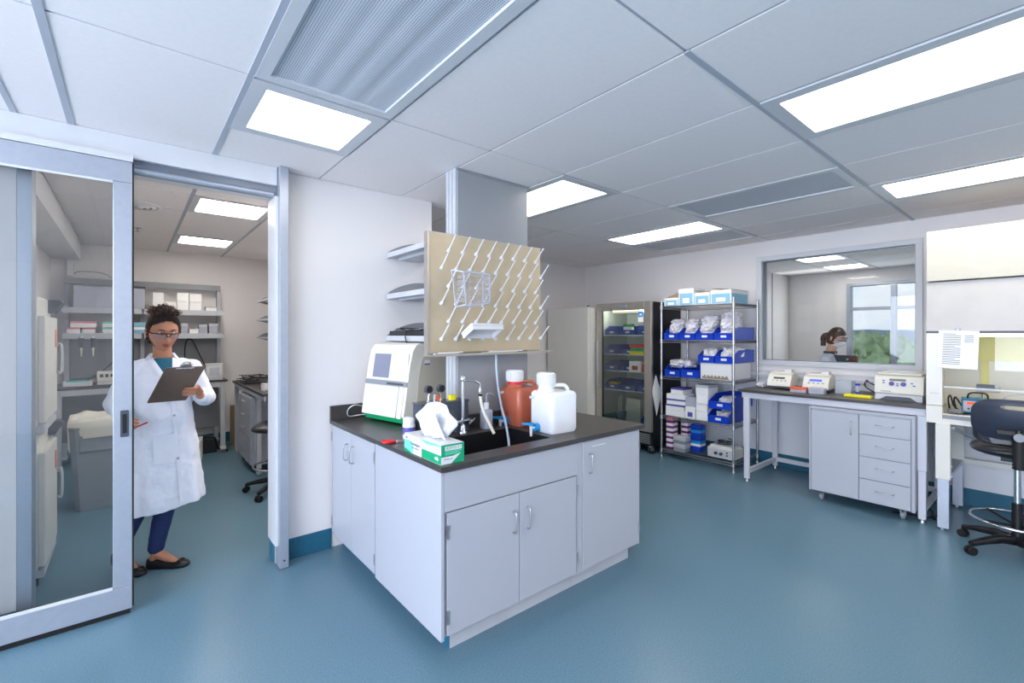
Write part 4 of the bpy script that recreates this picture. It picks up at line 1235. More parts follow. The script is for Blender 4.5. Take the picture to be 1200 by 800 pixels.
for y0, y1, zz, h, m, lid, lab in (
        (2.93, 3.19, 0, .07, 'paper', None, 'lowest long white box at the left of the fourth rack shelf'), (2.95, 3.19, .072, .07, 'paper', 'violet', 'second lowest white box at the left of the fourth rack shelf'),
        (2.94, 3.18, .144, .065, 'paper', 'violet', 'third white box up at the left of the fourth rack shelf'), (2.93, 3.18, .211, .06, 'paper', None, 'fourth white box up at the left of the fourth rack shelf'),
        (2.96, 3.12, .273, .075, 'paper', 'violet', 'violet edged box crowning the left stack of the fourth rack shelf'),
        (2.80, 2.925, 0, .14, 'paper', None, 'white carton with violet edge in the middle of the fourth rack shelf'), (2.80, 2.925, .142, .115, 'cloudy', None, 'cloudy plastic box in the middle of the fourth rack shelf'),
        (2.655, 2.79, 0, .105, 'paper', None, 'lowest small white box left of the bins on the fourth rack shelf'), (2.655, 2.79, .107, .09, 'paper', 'white', 'second white box left of the bins on the fourth rack shelf'),
        (2.65, 2.79, .199, .10, 'paper', None, 'third white box left of the bins on the fourth rack shelf'), (2.64, 2.79, .301, .11, 'paper', 'lgrey', 'topmost white box left of the bins on the fourth rack shelf')):
    carton('small_box', lab, 'box', 5.14, 5.36, y0, y1, z + zz, z + zz + h, m, lid, SG, 'violet' if k == 5 else None, (k * 37 % 5) - 2)
    k += 1
rack_bin(2.52, z, .24, 'lower of two stacked bright blue bins on the fourth rack shelf', .50, .155)
rack_bin(2.50, z + .16, .26, 'upper of two stacked bright blue bins on the fourth rack shelf', .55, .155)
crumple('supply_bag', 'white packets in the lower stacked bin of the fourth rack shelf', (5.34, 2.52, z + .01), (.15, .09, .06), 41, 'paper', PG)
crumple('supply_bag', 'clear packets in the upper stacked bin of the fourth rack shelf', (5.36, 2.50, z + .17), (.15, .09, .06), 43, 'bag', PG)
z = .109
TG2 = 'pipette tip boxes stacked on the lowest rack shelf'
def tipbox(label, x, y, z, top, bot, w=.12, d=.085, h=.062):
    t = thing('tip_box', label, 'box', (x, y, z), 0, TG2)
    MB().rbox(-w / 2, w / 2, -d / 2, d / 2, 0, h * .45, .006).build('tray', M[bot], t)
    MB().rbox(-w / 2 - .002, w / 2 + .002, -d / 2 - .002, d / 2 + .002, h * .45, h, .008, top=.004).build('cover', M[top], t)
for k in range(6): tipbox('%s purple based tip box in the leftmost stack of the lowest rack shelf' % ('bottom', 'second', 'third', 'fourth', 'fifth', 'topmost')[k], 5.19, 3.135, z + .064 * k, 'pink' if k == 5 else 'paper', 'purple')
for k in range(5): tipbox('%s purple based tip box in the second stack of the lowest rack shelf' % ('bottom', 'second', 'third', 'fourth', 'topmost')[k], 5.34, 3.02, z + .064 * k, 'paper', 'purple')
for k in range(2): tipbox('%s large grey tip box in front on the lowest rack shelf' % ('lower', 'upper')[k], 5.17, 2.99, z + .09 * k, 'lgrey', 'grey', .13, .15, .088)
for k in range(5): tipbox('%s blue tip box in the blue stack of the lowest rack shelf' % ('bottom', 'second', 'third', 'fourth', 'topmost')[k], 5.32, 2.86, z + .066 * k, 'cyan' if k in (1, 3) else 'blue', 'blue' if k != 1 else 'paper', .14, .12)
# power supply instrument on the bottom shelf
t = thing('heating_bath', 'white instrument with two dark knobs and a coiled cord on the lowest rack shelf', 'instrument', (5.26, 2.50, z))
MB().box(-.12, .12, -.15, .15, .012, .125).build('case', M['cream'], t, bevel=.006)
MB().box(-.10, .10, -.13, .13, .125, .15).build('lid', M['white'], t, bevel=.004)
MB().box(-.1215, -.12, -.14, .14, .02, .115).build('front_panel', M['lgrey'], t)
for y in (.05, -.01): MB().cyl((-.12, y, .065), (-.14, y, .065), .018, n=16).build('knob', M['dgrey'], t)
for q in (.045, .075): MB().box(-.124, -.12, -.085, -.065, q, q + .018).build('switch', M['dgrey'], t)
for q in ((-.1, -.13), (-.1, .13), (.1, -.13), (.1, .13)): MB().cyl((q[0], q[1], 0), (q[0], q[1], .013), .01, n=8).build('foot', M['rubber'], t)
tag(MB().tube(bez([(5.24 + .07 * math.cos(a * .7), 2.49 + .08 * math.sin(a * .7), z + .158 + .003 * a) for a in range(19)], 4), .0055, 6).build('coiled_cord', M['black']), 'coiled black power cord on top of the white instrument, lowest rack shelf', 'cord')

# ================================================================ WALL BENCH UNDER THE WINDOW
t = thing('lab_table', 'long lab table with dark top on pale grey legs under the interior window', 'table', (5.3, 1.4, 0))
MB().box(4.90, 5.74, 0.716, 2.20, .925, .95).build('worktop', M['top'], t, True, .002)
MB().box(4.93, 4.955, .716, 2.17, .865, .925).box(5.68, 5.705, .716, 2.17, .865, .925).box(4.955, 5.68, 2.12, 2.17, .865, .925).box(4.955, 5.68, .722, .745, .865, .925).build('apron', M['cab_l'], t, True, .001)
for (x, y) in ((4.935, 2.12), (5.66, 2.12), (4.935, .744), (5.66, .744)):
    l = MB().box(x - .022, x + .022, y - .03, y + .03, .42, .866).build('leg', M['cab_l'], t, True, .006)
    MB().box(x - .017, x + .017, y - .025, y + .025, .03, .42).build('leg_extension', M['cab_l'], l, True, .004)
    MB().lathe([(.018, 0), (.018, .01), (.008, .03)], (x, y, 0), 12).build('levelling_foot', M['nickel'], l, True)
MB().box(4.953, 5.642, 2.105, 2.135, .08, .125).build('end_stretcher', M['cab_l'], t, True)
MB().box(4.953, 5.642, .728, .758, .08, .125).build('end_stretcher', M['cab_l'], t, True)
MB().box(5.645, 5.675, .745, 2.095, .085, .13).build('rear_stretcher', M['cab_l'], t, True)
# mobile cabinet
t = thing('mobile_cabinet', 'pale grey mobile cabinet with one door and four drawers under the lab table', 'cabinet', (5.1, 1.15, 0))
MB().box(4.862, 5.40, .775, 1.522, .09, .86).build('body', M['cab'], t, True, .002)
MB().box(4.845, 4.862, .775, .795, .09, .86).box(4.845, 4.862, 1.509, 1.522, .09, .86).box(4.845, 4.862, .795, 1.509, .845, .86).build('front_rim', M['cab'], t, True)
d = MB().box(4.842, 4.860, 1.148, 1.506, .10, .832).build('door', M['cab'], t, True, .0015)
pull(d, (4.842, 1.198, .71), (0, 0, 1), (-1, 0, 0), .11)
hinge(d, 4.838, 4.846, 1.503, 1.511, .76); hinge(d, 4.838, 4.846, 1.503, 1.511, .16)
for (z0, z1) in ((.672, .832), (.483, .666), (.292, .477), (.10, .286)):
    d = MB().box(4.842, 4.860, .80, 1.142, z0, z1).build('drawer', M['cab'], t, True, .0015)
    pull(d, (4.842, .965, (z0 + z1) / 2 + .01), (0, 1, 0), (-1, 0, 0), .115)
for (x, y) in ((4.92, .86), (4.92, 1.44), (5.34, .86), (5.34, 1.44)):
    c = MB().box(x - .03, x + .03, y - .03, y + .03, .082, .09).box(x - .02, x + .02, y - .018, y - .014, .03, .085).box(x - .02, x + .02, y + .014, y + .018, .03, .085).build('caster', M['nickel'], t, True)
    MB().cyl((x, y - .012, .032), (x, y + .012, .032), .032, n=18).build('wheel', M['grey'], c, True)
TZ = .950
# thermal printers / balances on the bench
def block_heater(label, y, disp, xo=0):
    t = thing('bench_thermocycler', label, 'instrument', (5.36 + xo, y, TZ), R(3))
    MB().box(-.13, .13, -.105, .105, .012, .03).build('base', M['dgrey'], t, bevel=.004)
    b = MB(); b.prism([(-.13, .03), (.14, .03), (.14, .15), (.02, .17), (-.07, .145), (-.12, .07)], 'y', -.11, .11)
    b.build('housing', M['cream'], t, bevel=.008)
    q = MB(); a, c = Vector((-.118, 0, .075)), Vector((-.073, 0, .142))
    dr = (c - a); nn = Vector((-dr.z, 0, dr.x)).normalized()
    def pq(y0, y1, s0, s1, off):
        b = MB(); v = []
        for o_ in (off, off + .002):
            v += [a + dr * s0 + nn * o_ + Vector((0, y0, 0)), a + dr * s0 + nn * o_ + Vector((0, y1, 0)), a + dr * s1 + nn * o_ + Vector((0, y1, 0)), a + dr * s1 + nn * o_ + Vector((0, y0, 0))]
        return b.add(v, [(0, 1, 2, 3), (7, 6, 5, 4), (0, 4, 5, 1), (1, 5, 6, 2), (2, 6, 7, 3), (3, 7, 4, 0)])
    pq(-.05, .055, .45, .72, .0015).build('display', disp, t)
    for k in range(4): pq(-.07 + k * .04, -.055 + k * .04, .12, .26, .0015).build('button', M['grey'], t)
    MB().box(.0, .10, -.085, -.02, .165, .20).build('lid_latch', M['white'], t, bevel=.004)
    MB().box(-.02, .12, -.09, .09, .16, .178).build('lid', M['cream'], t, bevel=.006)
block_heater('small cream bench instrument with a dark display, left on the window table', 1.935, M['dgrey'])
block_heater('small cream bench instrument with a glowing blue display on the window table', 1.60, M['led_b'])
crumple('supply_bag', 'small clear bag at the left end of the window table', (5.30, 2.12, TZ + .001), (.07, .05, .028), 51, 'bag', cat='bag')
def lidded(label, x, y, z, w, d, h, body, lid):
    t = thing('reagent_tray', label, 'tray', (x, y, z))
    MB().rbox(-w / 2, w / 2, -d / 2, d / 2, 0, h * .6, .008).build('tray', M[body], t)
    MB().rbox(-w / 2 - .003, w / 2 + .003, -d / 2 - .003, d / 2 + .003, h * .6, h, .01).build('lid', M[lid], t)
lidded('clear tray with a red lid between the two cream instruments', 5.13, 1.70, TZ, .09, .14, .05, 'cloudy', 'orange')
lidded('clear tray with blue tubes in front of the blue display instrument', 5.14, 1.545, TZ, .09, .13, .055, 'cloudy', 'cloudy')
t = thing('clear_beaker_box', 'clear square plastic container between the blue display instrument and the centrifuge', 'container', (5.36, 1.375, TZ))
b = MB().frame('z', 0, .125, -.07, .07, -.065, .065, .004); b.box(-.066, .066, -.061, .061, 0, .004)
b.build('walls', M['clear'], t)
MB().lathe([(.02, .004), (.02, .09), (.014, .10)], (-.01, .025, 0), 14).build('inner_tube', M['lgrey'], t)
t = thing('blue_cap_bottle', 'small vial with blue cap and blue base behind the yellow ruler', 'vial', (5.30, 1.262, TZ))
MB().lathe([(.018, 0), (.018, .03)], n=16).build('base', M['blue'], t)
MB().lathe([(.015, .03), (.015, .09)], n=16).build('tube', M['cloudy'], t)
MB().lathe([(.018, .09), (.018, .11)], n=16).build('cap', M['blue'], t)
t = thing('yellow_holder', 'bright yellow flat block lying on the window table', 'block', (5.12, 1.215, TZ), R(-3))
MB().rbox(-.03, .03, -.105, .105, 0, .024, .008, top=.004).build('block', M['yellow'], t)
MB().box(-.010, .010, -.09, .09, .024, .026).build('rib', M['yellow'], t)
t = thing('joystick_lever', 'thin black lever with dark red ball end beside the centrifuge', 'lever', (5.50, 1.18, TZ))
MB().tube([(0, -.05, .06), (0, .05, .12)], .005, 8).build('rod', M['black'], t)
MB().lathe([(.001, -.014), (.010, -.01), (.014, 0), (.010, .01), (.001, .014)], (0, .055, .123), 14).build('ball', M['purple'], t)
MB().lathe([(.03, 0), (.03, .01), (.008, .02), (.008, .062)], (0, -.05, 0), 14).build('stand', M['dgrey'], t)
t = thing('centrifuge', 'cream bench-top centrifuge with blue round knobs at the right end of the window table', 'centrifuge', (5.36, .93, TZ))
b = MB(); prof_loft(b, -.165, .165, [(-.24, .055), (-.225, .20), (-.20, .215), (.22, .215), (.24, .19), (.24, .05)])
b.build('housing', M['cream'], t, bevel=.012)
MB().box(-.215, .22, -.155, .155, .217, .238).build('lid', M['cream'], t, bevel=.010)
b = MB(); prof_loft(b, -.16, .16, [(-.255, .0), (-.24, .054), (.235, .05), (.235, 0)])
b.build('base', M['lgrey'], t, bevel=.006)
b = MB(); b.prism([(-.13, .001), (-.08, .035), (.08, .035), (.13, .001)], 'x', -.262, -.24)
b.build('foot_arch', M['dgrey'], t)
MB().box(-.237, -.232, -.05, .06, .17, .188).build('display', M['lcd'], t)
for y in (.045, -.035): MB().cyl((-.236, y, .145), (-.250, y, .145), .018, n=18).build('knob', M['violet'], t)
for y, zz in ((.10, .17), (.10, .15), (-.09, .155), (-.105, .135), (.005, .145), (.005, .13)): MB().box(-.241, -.234, y - .008, y + .008, zz - .004, zz + .004).build('button', M['violet'], t)
MB().box(-.245, -.239, .05, .12, .075, .08).build('name_strip', M['grey'], t)
CEN = t
for (pts, lab) in (([(5.72, 1.30, 1.04), (5.66, 1.28, 1.0), (5.58, 1.2, .965), (5.5, 1.12, .957), (5.45, 1.10, .97)], 'black cord from the wall raceway behind the centrifuge'),
                   ([(4.99, .64, .78), (5.02, .64, .66), (4.97, .65, .52), (5.03, .64, .38), (5.12, .66, .22), (5.2, .66, .05), (5.1, .72, .012), (5.0, .95, .012)], 'black cord hanging between the table leg and the biosafety cabinet'),
                   ([(4.98, .60, .012), (5.1, .70, .012), (5.3, .74, .012), (5.5, .9, .012)], 'black cord lying on the floor behind the mobile cabinet')):
    if 'centrifuge' in lab: MB().tube(bez(pts, 8), .006, 8).build('power_cord', M['black'], CEN, True)
    else: tag(MB().tube(bez(pts, 8), .006, 8).build('extension_cable', M['black']), lab, 'cable')

# ================================================================ BIOSAFETY CABINET
HX = 4.88
HY0, HY1 = -.62, .712
t = thing('biosafety_cabinet', 'large white biosafety cabinet on a stand at the right edge of the room', 'cabinet', (5.3, .05, 0))
MB().box(HX, 5.70, HY0, HY1, 1.945, 2.34).build('upper_casing', mat('cream_casing', (192, 187, 174), .4), t, True, .004)
b = MB(); prof_loft(b, HY0, HY1, [(HX, 1.55), (HX + .02, 1.938), (5.70, 1.938), (5.70, 1.55)])
b.build('blower_panel', mat('pale_grey_panel', (190, 186, 183), .4), t, True, .003)
MB().box(HX - .004, 5.0, HY0, HY1, 1.535, 1.55).build('sash_rail', M['dgrey'], t, True)
for (y0, y1) in ((HY1 - .012, HY1), (HY0, HY0 + .012)): MB().box(HX + .01, 5.70, y0, y1, .855, 1.535).build('side_wall', M['white_m'], t, True)
for (y0, y1) in ((HY1 - .095, HY1), (HY0, HY0 + .095)):
    p = MB().box(HX - .006, HX + .05, y0, y1, .97, 1.535).build('front_post', M['white_m'], t, True, .002)
    MB().box(HX - .008, HX - .005, y0 + .02, y1 - .025, 1.06, 1.066).build('post_groove', M['lgrey'], p, True)
    MB().box(HX - .012, HX + .05, y0, y1, .83, .966).build('post_foot', M['white_m'], t, True, .002)
MB().box(5.64, 5.70, HY0 + .012, HY1 - .012, .88, 1.535).build('back_wall', M['white_m'], t, True)
MB().box(5.635, 5.64, .22, .50, 1.30, 1.53).build('painted_glow_panel', M['olive'], t, True)  # added panel; its yellow stands in for light reflected behind the sash
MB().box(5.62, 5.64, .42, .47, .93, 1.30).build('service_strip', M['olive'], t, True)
MB().box(HX + .05, 5.64, HY0 + .012, HY1 - .012, .88, .90).build('work_tray', M['steel'], t, True)
MB().box(HX - .012, HX + .05, HY0 + .095, HY1 - .095, .83, .905).build('front_sill', M['white_m'], t, True, .003)
MB().box(HX - .014, HX - .01, HY0 + .095, HY1 - .095, .872, .902).build('sill_band', M['grey'], t, True)
MB().box(HX + .04, 5.70, HY0, HY1, .83, .878).build('base_pan', M['white_m'], t, True)
MB().box(HX + .012, HX + .018, HY0 + .1, HY1 - .1, 1.12, 1.535).build('sash_glass', M['glass'], t, True)
MB().box(HX + .008, HX + .022, HY0 + .1, HY1 - .1, 1.112, 1.122).build('sash_edge', M['white'], t, True)
MB().box(HX - .0, HX + .01, .335, .43, 1.128, 1.155).build('sash_handle', M['dgrey'], t, True)
MB().box(HX + .25, HX + .32, HY0 + .1, HY1 - .1, 1.51, 1.53).build('work_lamp', M['lamp_s'], t, True)
MB().box(5.66, 5.70, -.2, .1, 2.0, 2.1).build('exhaust_plate', M['grey'], t, True)
# stand
for y in (.62, -.55):
    l = MB().box(4.855, 4.925, y - .05, y + .035, .40, .83).build('stand_leg', M['white_m'], t, True, .003)
    MB().box(4.862, 4.918, y - .042, y + .025, .02, .40).cyl((4.89, y, 0), (4.89, y, .02), .014, n=12).build('leg_extension', M['alu'], l, True, .002)
    l = MB().box(5.60, 5.67, y - .05, y + .035, .40, .83).build('stand_leg', M['white_m'], t, True, .003)
    MB().box(5.607, 5.663, y - .042, y + .025, .02, .40).cyl((5.63, y, 0), (5.63, y, .02), .014, n=12).build('leg_extension', M['alu'], l, True, .002)
    MB().box(4.925, 5.60, y - .045, y + .03, .40, .43).build('side_rail', M['alu'], t, True)
    for q in (.47, .55): MB().cyl((4.90, y - .05, q - .05), (4.90, y - .056, q - .05), .009, n=10).build('bolt', M['nickel'], t, True)
MB().box(5.62, 5.65, -.51, .57, .40, .44).build('cross_rail', M['white_m'], t, True)
MB().box(5.62, 5.65, -.51, .57, .60, .63).build('cross_rail', M['lgrey'], t, True)
MB().bar((4.90, .56, .80), (5.5, .40, .60), .02, .02).build('brace', M['lgrey'], t, True)
# notice on a suction hook
t = thing('paper_notice', 'printed white notice hung by a hook on the front of the biosafety cabinet', 'notice', (4.868, .53, 1.40), 0, rot=(R(2), 0, 0))
MB().box(0, .002, -.112, .112, -.135, .155).build('sheet', M['paper'], t)
b = MB()
for k in range(18):
    L = .085 if k % 5 else .06
    b.box(-.0006, 0, .085 - (.1 if k % 7 else .07), .085, .125 - k * .0135, .129 - k * .0135)
b.build('printed_lines', M['ink'], t)
b = MB()
for k in range(5): b.box(-.0006, 0, -.085, -.035, .115 - k * .012, .119 - k * .012)
b.build('printed_lines', M['ink'], t)
t = thing('suction_hook', 'small clear suction hook holding the printed notice', 'hook', (4.866, .53, 1.565))
MB().cyl((.012, 0, 0), (.004, 0, 0), .018, .010, n=18).build('cup', M['cloudy'], t)
MB().tube([(.004, 0, 0), (-.010, 0, -.004), (-.010, 0, -.014)], .003, 6).build('hook', M['nickel'], t)
# items in the cabinet
t = thing('power_supply', 'blue and white power supply box inside the biosafety cabinet', 'instrument', (5.12, .45, .90), R(6))
MB().box(-.06, .12, -.085, .085, .008, .12).build('case', mat('petrol_blue', (20, 122, 168), .35), t, bevel=.006)
b = MB(); prof_loft(b, -.075, .075, [(-.062, .022), (-.066, .022), (-.066, .105), (-.062, .105)])
b.build('front_panel', M['lgrey'], t)
for y in (.035, -.022): MB().box(-.068, -.066, y - .020, y + .020, .078, .096).build('red_readout', M['led_r'], t)
for y in (.045, .015, -.015, -.045): MB().cyl((-.066, y, .045), (-.074, y, .045), .007, n=10).build('button', M['dgrey'], t)
MB().tube(bez([(.0, .05, .12), (.0, .045, .15), (.0, .02, .165), (.0, -.04, .165), (.0, -.06, .15), (.0, -.062, .12)], 5), .006, 8).build('handle', M['black'], t)
t = thing('stirrer_stand', 'grey apparatus with black cables behind the blue power supply', 'instrument', (5.42, .42, .90))
MB().box(-.05, .05, -.10, .08, 0, .03).build('base', M['dgrey'], t)
MB().box(-.03, .02, -.08, .06, .15, .20).build('head', M['lgrey'], t, bevel=.006)
MB().cyl((0, .02, .03), (0, .02, .15), .010, n=10).build('post', M['chrome'], t)
for (pts, lab) in (([(5.10, .60, .91), (5.1, .61, 1.0), (5.12, .60, 1.03), (5.12, .58, .95), (5.15, .55, .915)], 'black cable loop standing at the left inside the biosafety cabinet'),
                   ([(5.10, .56, .91), (5.1, .575, .98), (5.12, .57, 1.02), (5.12, .53, .95), (5.1, .50, .92), (5.12, .47, .918)], 'second black cable loop beside the blue power supply')):
    tag(MB().tube(bez(pts, 8), .006, 8).build('cable_loop', M['black']), lab, 'cable')
crumple('wire_clutter', 'small heap of clips and wires on the tray of the biosafety cabinet', (5.02, .56, .902), (.05, .05, .018), 61, 'grey', cat='clutter')
tag(MB().tube(bez([(5.2, .22 + .10 * math.cos(a), .995 + .075 * math.sin(a)) for a in [k * PI / 6 for k in range(13)]], 4), .004, 6).build('tubing_loop', M['hose']), 'loop of clear tubing standing in the biosafety cabinet above the chair', 'tubing')

# ================================================================ LAB CHAIR
def star_base(t, n=5, r=.31, a0=0.0, m='black'):
    for k in range(n):
        a = a0 + 2 * PI * k / n
        c, s = math.cos(a), math.sin(a)
        rings = []
        for q, w, h, z in ((.03, .030, .028, .105), (.12, .026, .024, .115), (.22, .022, .018, .098), (r, .019, .014, .078)):
            rings.append([(q * c - w * s * u, q * s + w * c * u, z + h * v) for u, v in ((-1, -1), (1, -1), (1, .3), (.6, 1), (-.6, 1), (-1, .3))])
        l = MB().loft(rings, 0, True, True).build('base_arm', M[m], t)
        x, y = r * c, r * s
        ca = MB().cyl((x, y, .05), (x, y, .08), .010, n=8).build('caster', M['black'], l)
        px, py = -s, c
        for d in (-.014, .014):
            MB().cyl((x + px * (d - .009) , y + py * (d - .009), .028), (x + px * (d + .009), y + py * (d + .009), .028), .028, n=18).build('wheel', M['rubber'], ca)
def lab_chair(name, label, loc, rz, seat_z, ring_z, back=True):
    """faces +X"""
    t = thing(name, label, 'chair', loc, rz)
    star_base(t, a0=R(206))
    MB().cyl((0, 0, .08), (0, 0, .36), .030, n=18).build('column_cover', M['black'], t)
    MB().cyl((0, 0, .36), (0, 0, seat_z - .05), .018, n=16).build('gas_lift', M['chrome'], t)
    f = MB().tube([(.235 * math.cos(2 * PI * k / 40), .235 * math.sin(2 * PI * k / 40), ring_z) for k in range(41)], .010, 10, caps=False).build('foot_ring', M['chrome'], t)
    for k in range(4):
        a = R(40 + 90 * k); MB().tube([(.03 * math.cos(a), .03 * math.sin(a), ring_z - .03), (.23 * math.cos(a), .23 * math.sin(a), ring_z)], .008, 8).build('ring_spoke', M['black'], f)
    MB().box(-.10, .10, -.08, .08, seat_z - .055, seat_z - .02).build('tilt_plate', M['black'], t)
    rings = []
    for i in range(9):
        th = i / 8
        s = math.sin(PI * (.12 + .76 * th)) ** .45
        z = seat_z - .025 + .085 * th
        rings.append([(.225 * s * math.copysign(abs(math.cos(a)) ** .65, math.cos(a)) + .02, .235 * s * math.copysign(abs(math.sin(a)) ** .65, math.sin(a)), z - (.010 * math.cos(a) if math.cos(a) > 0 else 0)) for a in [2 * PI * k / 40 for k in range(40)]])
    MB().loft(rings, 0, True, True).build('seat', M['vinyl'], t)
    # backrest: rounded shell with grip slot
    b = MB(); W, H = .225, .135
    def shell(xoff, W, H, th, slot):
        b = MB(); n = 44
        out = []; inn = []
        for k in range(n):
            a = 2 * PI * k / n
            u = math.copysign(abs(math.cos(a)) ** .55, math.cos(a)) * W
            v = math.copysign(abs(math.sin(a)) ** .60, math.sin(a)) * H
            out.append((u, v))
            inn.append((.085 * math.copysign(abs(math.cos(a)) ** .6, math.cos(a)), H * .60 + .014 * math.copysign(abs(math.sin(a)) ** .8, math.sin(a))) if slot else None)
        def X(u): return xoff + .9 * u * u
        zc = seat_z + .055 + H + .06
        def ringv(P, dx): return [(X(u) + dx, u, zc + v) for u, v in P]
        if slot:
            ro0, ri0, ro1, ri1 = ringv(out, 0), ringv(inn, 0), ringv(out, th), ringv(inn, th)
            b.loft([ri0, ro0, ro1, ri1, ri0], 0, False, True)
        else:
            b.loft([[(X(u * .9) + 0, u * .9, zc + v * .9) for u, v in out], ringv(out, th * .3), ringv(out, th * .7), [(X(u * .9) + th, u * .9, zc + v * .9) for u, v in out]], 0, True, True)
        return b
    shell(-.265, W, H, .014, True).build('back_shell', M['chairback'], t)
    sh = shell(-.248, W * .96, H * .60, .035, False)
    sh.v = [(v[0], v[1], v[2] - .045) for v in sh.v]
    sh.build('back_cushion', M['vinyl'], t)
    # bracket and bellows
    MB().tube(bez([(-.08, 0, seat_z - .04), (-.2, 0, seat_z - .045), (-.285, 0, seat_z - .02), (-.30, 0, seat_z + .06), (-.285, 0, seat_z + .19)], 6), .018, 10).build('back_bar', M['black'], t)
    pts = []; rad = []
    for k in range(25):
        pts.append((-.30 + .012 * k / 24, 0, seat_z - .06 + .22 * k / 24)); rad.append(.034 if k % 2 else .028)
    MB().tube(pts, 1, 16, radii=rad).build('bellows', M['rubber'], t)
    MB().rbox(-.11, .11, -.018, .018, 0, .02, .015)
    MB().box(-.292, -.268, -.105, .105, seat_z + .15, seat_z + .185).build('back_bracket', M['black'], t, bevel=.008)
    MB().cyl((-.315, 0, seat_z + .15), (-.335, 0, seat_z + .15), .026, n=20).build('adjuster_knob', M['grey'], t)
    return t
lab_chair('lab_chair', 'black drafting lab chair with chrome foot ring in front of the biosafety cabinet', (4.72, .215, 0), R(4), .71, .235)

# ================================================================ NORTH ROOM (seen through the open sliding door)
t = thing('stacked_incubator', 'white stacked incubators with tilted display heads against the left wall of the north room', 'incubator', (-.55, 4.25, 0))
for k, (z0, z1) in enumerate(((.10, .93), (.97, 1.76))):
    MB().box(-.70, -.43, 3.95, 4.54, z0, z1).build('chamber', M['white_m'], t, True, .008)
    d = MB().box(-.43, -.395, 3.955, 4.535, z0 + .02, z1 - .12).build('chamber_door', M['white_m'], t, True, .008)
    MB().tube(bez([(-.395, 4.50, z0 + .30), (-.37, 4.50, z0 + .30), (-.37, 4.50, z0 + .48), (-.395, 4.50, z0 + .48)], 4), .008, 8).build('door_latch', M['lgrey'], d, True)
    p = MB(); p.prism([(-.43, z1 - .09), (-.395, z1 - .09), (-.355, z1 - .02), (-.375, z1 - .0), (-.43, z1 - .0)], 'y', 4.42, 4.54)
    # axis y wants (x, z)
    p.build('display_head', M['dgrey'], t, True, .003)
    MB().box(-.396, -.392, 4.42, 4.46, z1 - .32, z1 - .20).build('orange_mark', M['orange'], t, True)
MB().box(-.70, -.40, 3.95, 4.54, .06, .10).box(-.70, -.40, 3.95, 4.54, .93, .97).build('stand_frame', M['lgrey'], t, True)
for (x, y) in ((-.67, 4.0), (-.45, 4.0), (-.67, 4.5), (-.45, 4.5)): MB().cyl((x, y, 0), (x, y, .06), .022, n=12).build('foot', M['black'], t, True)

t = thing('waste_bin', 'large grey lidless bin with a pale liner behind the glass door leaf', 'bin', (-.13, 5.62, 0))
rings = []
for z, k in ((0.0, .84), (.02, .86), (.70, 1.0), (.73, 1.02)):
    rings.append([(sx * .27 * k, sy * .27 * k, z) for sx, sy in ((-1, -.85), (-.85, -1), (.85, -1), (1, -.85), (1, .85), (.85, 1), (-.85, 1), (-1, .85))])
MB().loft(rings, 0, True, False).build('body', M['grey'], t, bevel=.004)
MB().box(-.20, .20, -.272, -.262, .52, .66).build('recess_panel', M['grey'], t, bevel=.004)
rings = []
for z, k in ((.62, 1.03), (.70, 1.06), (.76, 1.07), (.80, 1.04), (.79, .9), (.70, .86)):
    rings.append([(.275 * k * math.copysign(abs(math.cos(a)) ** .5, math.cos(a)) * (1 + .03 * noise.noise((a * 2, z * 9, 1))), .275 * k * math.copysign(abs(math.sin(a)) ** .5, math.sin(a)), z + .03 * noise.noise((a * 2.2, z, 4)) - (.10 if z < .65 and 3.0 < a < 4.0 else 0)) for a in [2 * PI * q / 48 for q in range(48)]])
MB().loft(rings, 0, False, True).build('liner', M['cream'], t)

# rear bench and its shelving
t = thing('rear_bench', 'long grey bench on casters along the back wall of the north room', 'table', (.2, 7.2, 0))
MB().box(-.70, .97, 6.92, 7.59, .915, .94).build('worktop', M['top'], t, True, .002)
MB().box(-.66, .95, 6.94, 6.965, .85, .915).build('apron', M['cab_l'], t, True)
for (x, y) in ((-.60, 6.96), (.92, 6.96), (-.60, 7.55), (.92, 7.55)):
    l = MB().box(x - .028, x + .028, y - .025, y + .025, .085, .915).build('leg', M['lgrey'], t, True, .005)
    c = MB().box(x - .035, x + .035, y - .03, y + .03, .06, .085).box(x - .03, x + .03, y - .06, y - .03, .05, .075).build('caster', M['cream'], l, True, .004)
    MB().cyl((x, y - .015, .036), (x, y + .015, .036), .036, n=16).build('wheel', M['grey'], c, True)
MB().box(-.62, .94, 7.50, 7.58, .25, .85).build('back_panel', M['grey'], t, True)
t = thing('bench_shelving', 'grey two tier shelving with back panels above the rear bench', 'shelf', (.2, 7.4, .94))
BSH = t
for x in (-.575, .12, .945): MB().box(x - .02, x + .02, 7.50, 7.58, .941, 2.19).build('upright', M['lgrey'], t, True)
MB().box(-.555, .925, 7.55, 7.57, 1.0, 1.50).build('back_panel', M['grey'], t, True)
MB().box(-.59, .96, 7.46, 7.50, 2.12, 2.19).build('top_rail', M['grey'], t, True)
for z in (1.50, 1.80):
    for (x0, x1) in ((-.59, .11), (.13, .965)):
        MB().box(x0, x1, 7.24, 7.58, z, z + .012).box(x0, x1, 7.235, 7.245, z - .03, z + .035).build('shelf', M['lgrey'], t, True, .001)
NG = 'goods on the shelving over the rear bench'
def nbox(name, label, x0, x1, z0, z1, m, lid=None, cat='box', y0=7.26, y1=7.42):
    return carton(name, label, cat, x0, x1, y0, y1, z0, z1, m, lid, NG)
